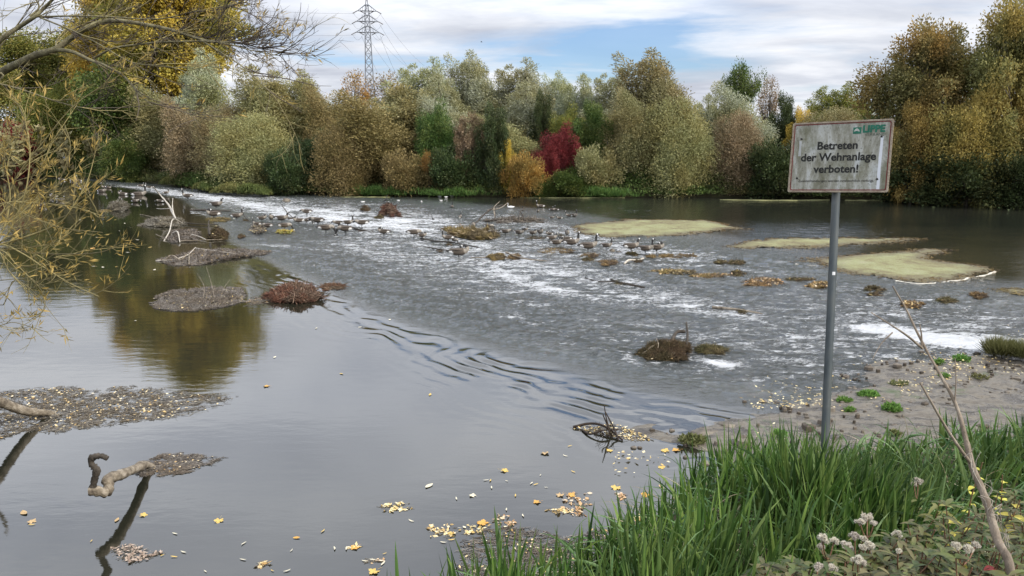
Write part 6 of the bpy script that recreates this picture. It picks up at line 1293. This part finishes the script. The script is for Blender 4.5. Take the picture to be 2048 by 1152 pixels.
def near_grass():
    rng = np.random.default_rng(21)
    g1 = island('reed_blades', [(.016, .055, .008), (.036, .105, .013), (.07, .16, .02), (.14, .23, .04)], .5, .28, 1.5, [(.02, .055, .01), (.045, .095, .018), (.085, .14, .03)], .22)
    g2 = island('arching_grass_blades', [(.03, .068, .018), (.06, .12, .03), (.11, .19, .06), (.17, .26, .10)], .5, .28, 1.5, [(.03, .065, .015), (.06, .105, .028), (.11, .16, .05)], .25)
    # clumps of upright sword blades
    mb = MB(); cl = bank_points(470, rng, 790, 2250, -1.3, .35, lambda px, x, y, d: np.clip(.25 + 1.1 * vnoise(px * .012, y * 2, 3) ** 1.5 + .8 * (px < 1150), 0, 1))
    ex = np.column_stack([rng.uniform(1.45, 2.05, 46), rng.uniform(3.6, 4.45, 46)]); cl = np.vstack([cl, np.column_stack([ex, ground_z(ex[:, 0], ex[:, 1])])])
    R = []; Dv = []
    for c in cl:
        k = rng.integers(6, 15); o = rng.normal(size=(k, 3)) * [.05, .05, 0]; R.append(c + o - [0, 0, .05]); lean = rng.normal(size=3) * [.12, .12, 0] + [.10, .02, 0]
        Dv.append(np.stack([o[:, 0] * 3 + lean[0], o[:, 1] * 3 + lean[1], np.ones(k)], 1) + rng.normal(size=(k, 3)) * [.10, .10, .05])
    R = np.concatenate(R); Dv = np.concatenate(Dv); n = len(R); px, _ = project(R[:, 0], R[:, 1], R[:, 2])
    hh = np.interp(px, [830, 1000, 1150, 1300, 1450, 1600, 1750, 1900, 2050], [.56, .54, .48, .56, .60, .54, .42, .46, .52])
    blades(mb, R, Dv, hh * sstep(.3, -1.3, seg_dist(R[:, 0], R[:, 1], BRINK)) * .25 + hh * .72 * rng.uniform(.55, 1.2, n) + .22 * np.exp(-((R[:, 0] - 1.72) ** 2 + (R[:, 1] - 3.95) ** 2) / .16), rng.uniform(.014, .027, n), rng.uniform(.0, .25, n) + (rng.random(n) < .18) * rng.uniform(.5, 1.3, n), rng)
    tag(mb.build('reed_grass', g1), 'tall upright dark green reed blades along the brink of the near bank', 'reed grass', kind='stuff')
    mb = MB(); n = 3600; R = bank_points(n, rng, 800, 2250, -2.3, .75); a = rng.uniform(0, 6.28, n); D = np.stack([np.cos(a) * .55 - .12, np.sin(a) * .5 - .2, np.full(n, .9)], 1)
    blades(mb, R - [0, 0, .03], D, rng.uniform(.2, .52, n), rng.uniform(.010, .020, n), rng.uniform(.5, 1.7, n), rng, 7)
    tag(mb.build('arching_grass', g2), 'soft arching bright green grass covering the near bank', 'grass', kind='stuff')
    mb = MB(); n = 1300; R = bank_points(n, rng, 800, 2250, -2.0, .8); D = rng.normal(size=(n, 3)) * [.8, .8, .2] + [0, 0, .35]
    blades(mb, R, D, rng.uniform(.2, .5, n), rng.uniform(.004, .009, n), rng.uniform(.6, 1.6, n), rng)
    tag(mb.build('dead_grass', island('dead_grass_blades', [(.16, .12, .06), (.30, .25, .15), (.42, .37, .25)], .7, .2)), 'withered straw coloured blades among the green grass', 'dead grass', kind='stuff')
near_grass()
def big_leaf(mb, c, d, up, ln, wd, bend=.3, m=0, seg=6):
    d = nrm(np.array(d, float)); up = np.array(up, float); up = nrm(up - d * up.dot(d)); s = np.cross(d, up); V = []; p = np.array(c, float)
    for i in range(seg + 1):
        t = i / seg; w_ = wd * math.sin(math.pi * min(1, t * .94 + .04)) ** .85 * (1 - .35 * t); V += [p - s * w_ * .5 + up * w_ * .16, p, p + s * w_ * .5 + up * w_ * .16]; p = p + d * ln / seg; d = nrm(d - up * bend / seg); up = nrm(up - d * up.dot(d))
    mb.add(V, [(3 * i + j, 3 * i + 3 + j, 3 * i + 4 + j, 3 * i + 1 + j) for i in range(seg) for j in (0, 1)], m)
def leafmat2(name, cs, cs2=None): return island(name, cs, .5, .3, 9, cs2, .4)
PLG = leafmat2('plant_green', [(.05, .08, .015), (.09, .13, .03), (.16, .18, .05)], [(.12, .11, .03), (.20, .17, .05)])
PLY = leafmat2('plant_yellow', [(.30, .27, .03), (.48, .40, .04), (.55, .48, .08)])
PLR = leafmat2('plant_red', [(.25, .01, .02), (.40, .03, .04)])
PLB = leafmat2('plant_brown', [(.05, .05, .015), (.10, .09, .03), (.17, .15, .06)], [(.035, .06, .015), (.07, .10, .025), (.13, .16, .04)])
STEM = simple('plant_stem', [(.12, .06, .035), (.22, .12, .07)], 20, .7)
FLUFF = island('seed_fluff', [(.40, .35, .28), (.60, .55, .46), (.78, .74, .64)], .9, .25)
FLUFFD = island('seed_chaff', [(.10, .065, .045), (.22, .16, .12), (.36, .29, .24)], .9)
def ground_pt(px, py, d):
    p = at_depth(px, py, d); z = float(ground_z(np.array([p[0]]), np.array([p[1]]))[0]); return p, z
def seed_head(root, p, r, seed):
    rng = np.random.default_rng(seed); mb = MB(); mb2 = MB(); k = 13
    for i in range(k):
        u = nrm(rng.normal(size=3)); u[2] = abs(u[2]) * .8 - .15; c = p + u * r * rng.uniform(.25, .72); n = 130; v = nrm(rng.normal(size=(n, 3)))
        leaves(mb, np.tile(c, (n, 1)) + v * .002, v, r * rng.uniform(.20, .36, n), r * .035, rng); n = 22; v = nrm(rng.normal(size=(n, 3))); leaves(mb2, np.tile(c, (n, 1)), v, r * rng.uniform(.2, .34, n), r * .06, rng)
        tube(mb2, [p - [0, 0, r * .7], (p + c) / 2 - [0, 0, r * .2], c], [.0018, .0014, .001], 4)
    mb.build('seed_head', FLUFF, root); mb2.build('seed_chaff', FLUFFD, root)
def agrimony(px, py, d, heads, label, seed):
    """stem with opposite leaves and fluffy heads; heads = [(px, py, radius px)]"""
    rng = np.random.default_rng(seed); p, z = ground_pt(px, py, d); root = empty('hemp_agrimony', (p[0] + .05, p[1] + .05, z), 0, label, 'seed head plant', 'fluffy seed head plants'); O = np.array(root.location); mb = MB(); lf = MB()
    top = at_depth(px, py + 35, d) - O; S = smooth_path([(0, 0, -.05), top * .5 + rng.normal(size=3) * .02, top], 5); tube(mb, S, np.linspace(.006, .0035, len(S)), 6)
    for hx, hy, r in heads:
        e = at_depth(hx, hy, d + rng.uniform(-.08, .08)) - O; tube(mb, smooth_path([top, top * .5 + e * .5 + [0, 0, -.02], e], 4), .0028, 5); seed_head(root, e, r / F * d, seed + int(hx))
    for t in np.linspace(.3, 1, 6):
        c = S[int(t * (len(S) - 1))]
        for s in (0, math.pi):
            a = rng.uniform(0, 3.14) + s; big_leaf(lf, c, (math.cos(a), math.sin(a), .25), (0, 0, 1), rng.uniform(.06, .12), rng.uniform(.018, .03), .7)
    mb.build('stem', STEM, root); lf.build('leaves', PLG, root)
agrimony(1735, 1040, 3.4, [(1735, 1036, 17), (1720, 1044, 12), (1748, 1047, 10)], 'fluffy seed head plant, topmost of the cluster at bottom right', 1)
agrimony(1655, 1084, 3.2, [(1645, 1078, 16), (1668, 1082, 13), (1642, 1092, 11)], 'fluffy seed head plant at the upper left of the cluster', 2)
agrimony(1712, 1078, 3.3, [(1710, 1074, 15), (1727, 1078, 11)], 'fluffy seed head plant in the centre of the cluster', 3)
agrimony(1694, 1093, 3.1, [(1692, 1090, 14), (1702, 1098, 10)], 'fluffy seed head plant below the centre one', 4)
agrimony(1738, 1095, 3.1, [(1740, 1092, 15), (1725, 1095, 11), (1750, 1106, 11)], 'fluffy seed head plant with reddish stem right of the centre', 5)
agrimony(1803, 1074, 3.3, [(1795, 1070, 14), (1812, 1076, 13)], 'fluffy seed head plant standing apart to the right of the cluster', 6)
agrimony(1716, 1122, 2.9, [(1716, 1119, 15), (1726, 1126, 10)], 'fluffy seed head plant low in the cluster near the bottom edge', 7)
agrimony(1636, 1138, 2.8, [(1635, 1134, 16), (1662, 1139, 19)], 'pair of fluffy seed heads at the bottom edge', 8)
agrimony(1836, 966, 4.2, [(1836, 963, 13), (1828, 968, 9)], 'single fluffy seed head above the others near the dry stalk', 9)
agrimony(1796, 1103, 3.0, [(1796, 1102, 9)], 'small brown seed head on a red stem right of the cluster', 10)
agrimony(1925, 1096, 2.9, [(1915, 1092, 13), (1935, 1098, 15), (1952, 1090, 11)], 'faded seed heads half hidden behind the dry stalk', 11)
def weeds():
    rng = np.random.default_rng(41); mb = MB(); st = MB(); n = 210
    for i in range(n):
        px = rng.uniform(1500, 2120); lo = np.interp(px, [1500, 1750, 1850, 2050], [1130, 1100, 1010, 960]); py = rng.uniform(lo, 1230); d = np.interp(py, [950, 1230], [3.9, 2.5]) + rng.normal(0, .1); p, z = ground_pt(px, py, d)
        if z > p[2] - .05: z = p[2] - .15
        b = np.array([p[0] + rng.normal(0, .05), p[1] + rng.normal(0, .05), max(z, p[2] - .6)]); S = smooth_path([b, (b + p) / 2 + rng.normal(size=3) * .03, p], 4); tube(st, S, .0028, 4)
        for q in S[3:]:
            for _ in range(4): a = rng.uniform(0, 6.28); big_leaf(mb, q, (math.cos(a), math.sin(a), rng.uniform(-.1, .6)), (0, 0, 1), rng.uniform(.035, .085), rng.uniform(.014, .032), .8, 0, 4)
    tag(mb.build('weed_leaves', PLB), 'brownish green weeds in the bottom right corner', 'weeds', kind='stuff')
    st_ = st.build('weed_stems', STEM); tag(st_, 'thin stems among the brownish weeds in the bottom right corner', 'weeds', kind='stuff')
weeds()
def leafy(px, py, d, n, ln, wd, mt, label, seed, top=True, name='leafy_weed', cat='weed'):
    rng = np.random.default_rng(seed); p, z = ground_pt(px, py, d); z = max(z, p[2] - .7); root = empty(name, (p[0], p[1] + .03, z), 0, label, cat, 'leafy weeds on the near bank'); h = p[2] - z; mb = MB(); lf = MB(); S = smooth_path([(0, 0, -.03), (rng.normal(0, .02), .01, h * .5), (0, -.03, h)], 5)
    tube(mb, S, np.linspace(.005, .0025, len(S)), 6); mb.build('stem', STEM, root)
    for i in range(n):
        q = S[int((.35 + .65 * i / n) * (len(S) - 1))]; a = i * 2.4 + rng.uniform(-.3, .3); big_leaf(lf, q, (math.cos(a), math.sin(a), rng.uniform(.1, .5)), (0, 0, 1), ln * rng.uniform(.7, 1.2), wd * rng.uniform(.8, 1.2), 1.0, 0, 8)
    lf.build('leaves', mt, root)
leafy(1880, 1000, 3.9, 14, .13, .028, leafmat2('olive_leaf', [(.14, .14, .03), (.24, .22, .05)]), 'olive green weed with long leaves left of the dry stalk', 1)
leafy(1930, 1040, 3.6, 10, .10, .045, PLY, 'weed with broad yellow leaves left of the dry stalk', 2)
leafy(2005, 950, 3.9, 9, .06, .035, PLY, 'yellow leaved weed at the right edge above the red leaves', 3)
leafy(1965, 925, 4.1, 7, .05, .03, PLY, 'small yellow weed top just right of the dry stalk', 4)
leafy(2040, 1000, 3.6, 12, .07, .05, PLY, 'bright yellow heart leaves at the right edge', 5)
leafy(2000, 1105, 3.0, 5, .06, .04, PLR, 'red leaves beside the foot of the dry stalk', 6)
leafy(1960, 1150, 2.8, 4, .05, .035, PLR, 'red leaf at the bottom edge left of the dry stalk', 7)
leafy(1945, 1135, 2.8, 7, .11, .05, PLG, 'broad green leaves at the bottom edge left of the dry stalk', 8)
leafy(2035, 1130, 2.9, 8, .10, .06, PLG, 'broad green leaves in the bottom right corner', 9)
leafy(1870, 1060, 3.4, 10, .07, .03, PLG, 'green weed between the lone seed head and the cluster', 10)
leafy(1845, 1110, 3.1, 9, .06, .03, PLG, 'low green weed right of the fluffy cluster at the bottom', 11)
leafy(1700, 1150, 2.9, 8, .08, .03, PLG, 'green weed at the bottom edge under the fluffy cluster', 12)
def dry_stalk():
    d0 = 3.1; p, z = ground_pt(2015, 1150, 2.9); root = empty('dry_stalk', (p[0], p[1], z), 0, 'tall leaning dry grey stalk with side branches at right', 'dry stalk'); O = np.array(root.location)
    A = lambda px, py, d: at_depth(px, py, d) - O; barkm = simple('dry_stalk_bark', [(.09, .07, .05), (.20, .16, .12), (.33, .28, .22)], 16, .9, 8, .9, .01, stretch=(1, 1, .2)); mb = MB()
    S = smooth_path([(.05, -.02, -.05), A(2022, 1150, 2.9), A(1995, 1080, 3.0), A(1972, 1000, 3.05), A(1945, 935, 3.1), A(1932, 880, 3.15), A(1912, 810, 3.2), A(1878, 745, 3.25), A(1855, 705, 3.3)], 5)
    tube(mb, S, knobbly(S, [.016, .017, .016, .015, .014, .011, .008, .006, .005], None, 4, .06), 10); S = smooth_path([A(1855, 705, 3.3), A(1832, 660, 3.32), A(1812, 618, 3.34), A(1785, 572, 3.36)], 4); tube(mb, S, np.linspace(.006, .003, len(S)), 7); mb.build('stem', barkm, root)
    for pts, w0, w1 in (([(1845, 697, 3.3), (1815, 672, 3.25), (1782, 650, 3.2), (1742, 625, 3.2)], .0055, .002), ([(1785, 665, 3.22), (1762, 688, 3.2), (1744, 720, 3.2)], .003, .0015), ([(1843, 692, 3.3), (1843, 670, 3.3), (1839, 647, 3.3)], .0045, .002), ([(1940, 925, 3.1), (1900, 868, 3.05), (1860, 800, 3.0), (1840, 765, 3.0)], .007, .003), ([(1910, 800, 3.2), (1912, 760, 3.2), (1910, 716, 3.2)], .003, .0015)):
        mb = MB(); S = smooth_path([A(*q) for q in pts], 4); tube(mb, S, np.linspace(w0, w1, len(S)), 6); mb.build('side_branch', barkm, root)
    # loose fibres twisted round the stem
    fib = simple('bark_fibre', [(.30, .26, .21), (.45, .40, .34)], 12, .9); mb = MB(); rng = np.random.default_rng(3)
    for i in range(26):
        t0 = rng.uniform(930, 1130); c = A(np.interp(t0, [935, 1000, 1080, 1150], [1945, 1972, 1995, 2022]), t0, 3.03); c2 = c + [rng.normal(0, .02), rng.normal(0, .02), rng.uniform(.03, .10)]; tube(mb, smooth_path([c + rng.normal(size=3) * .012, (c + c2) / 2 + rng.normal(size=3) * .015, c2 + rng.normal(size=3) * .012], 3), .0015, 3)
    mb.build('bark_fibres', fib, root)
dry_stalk()
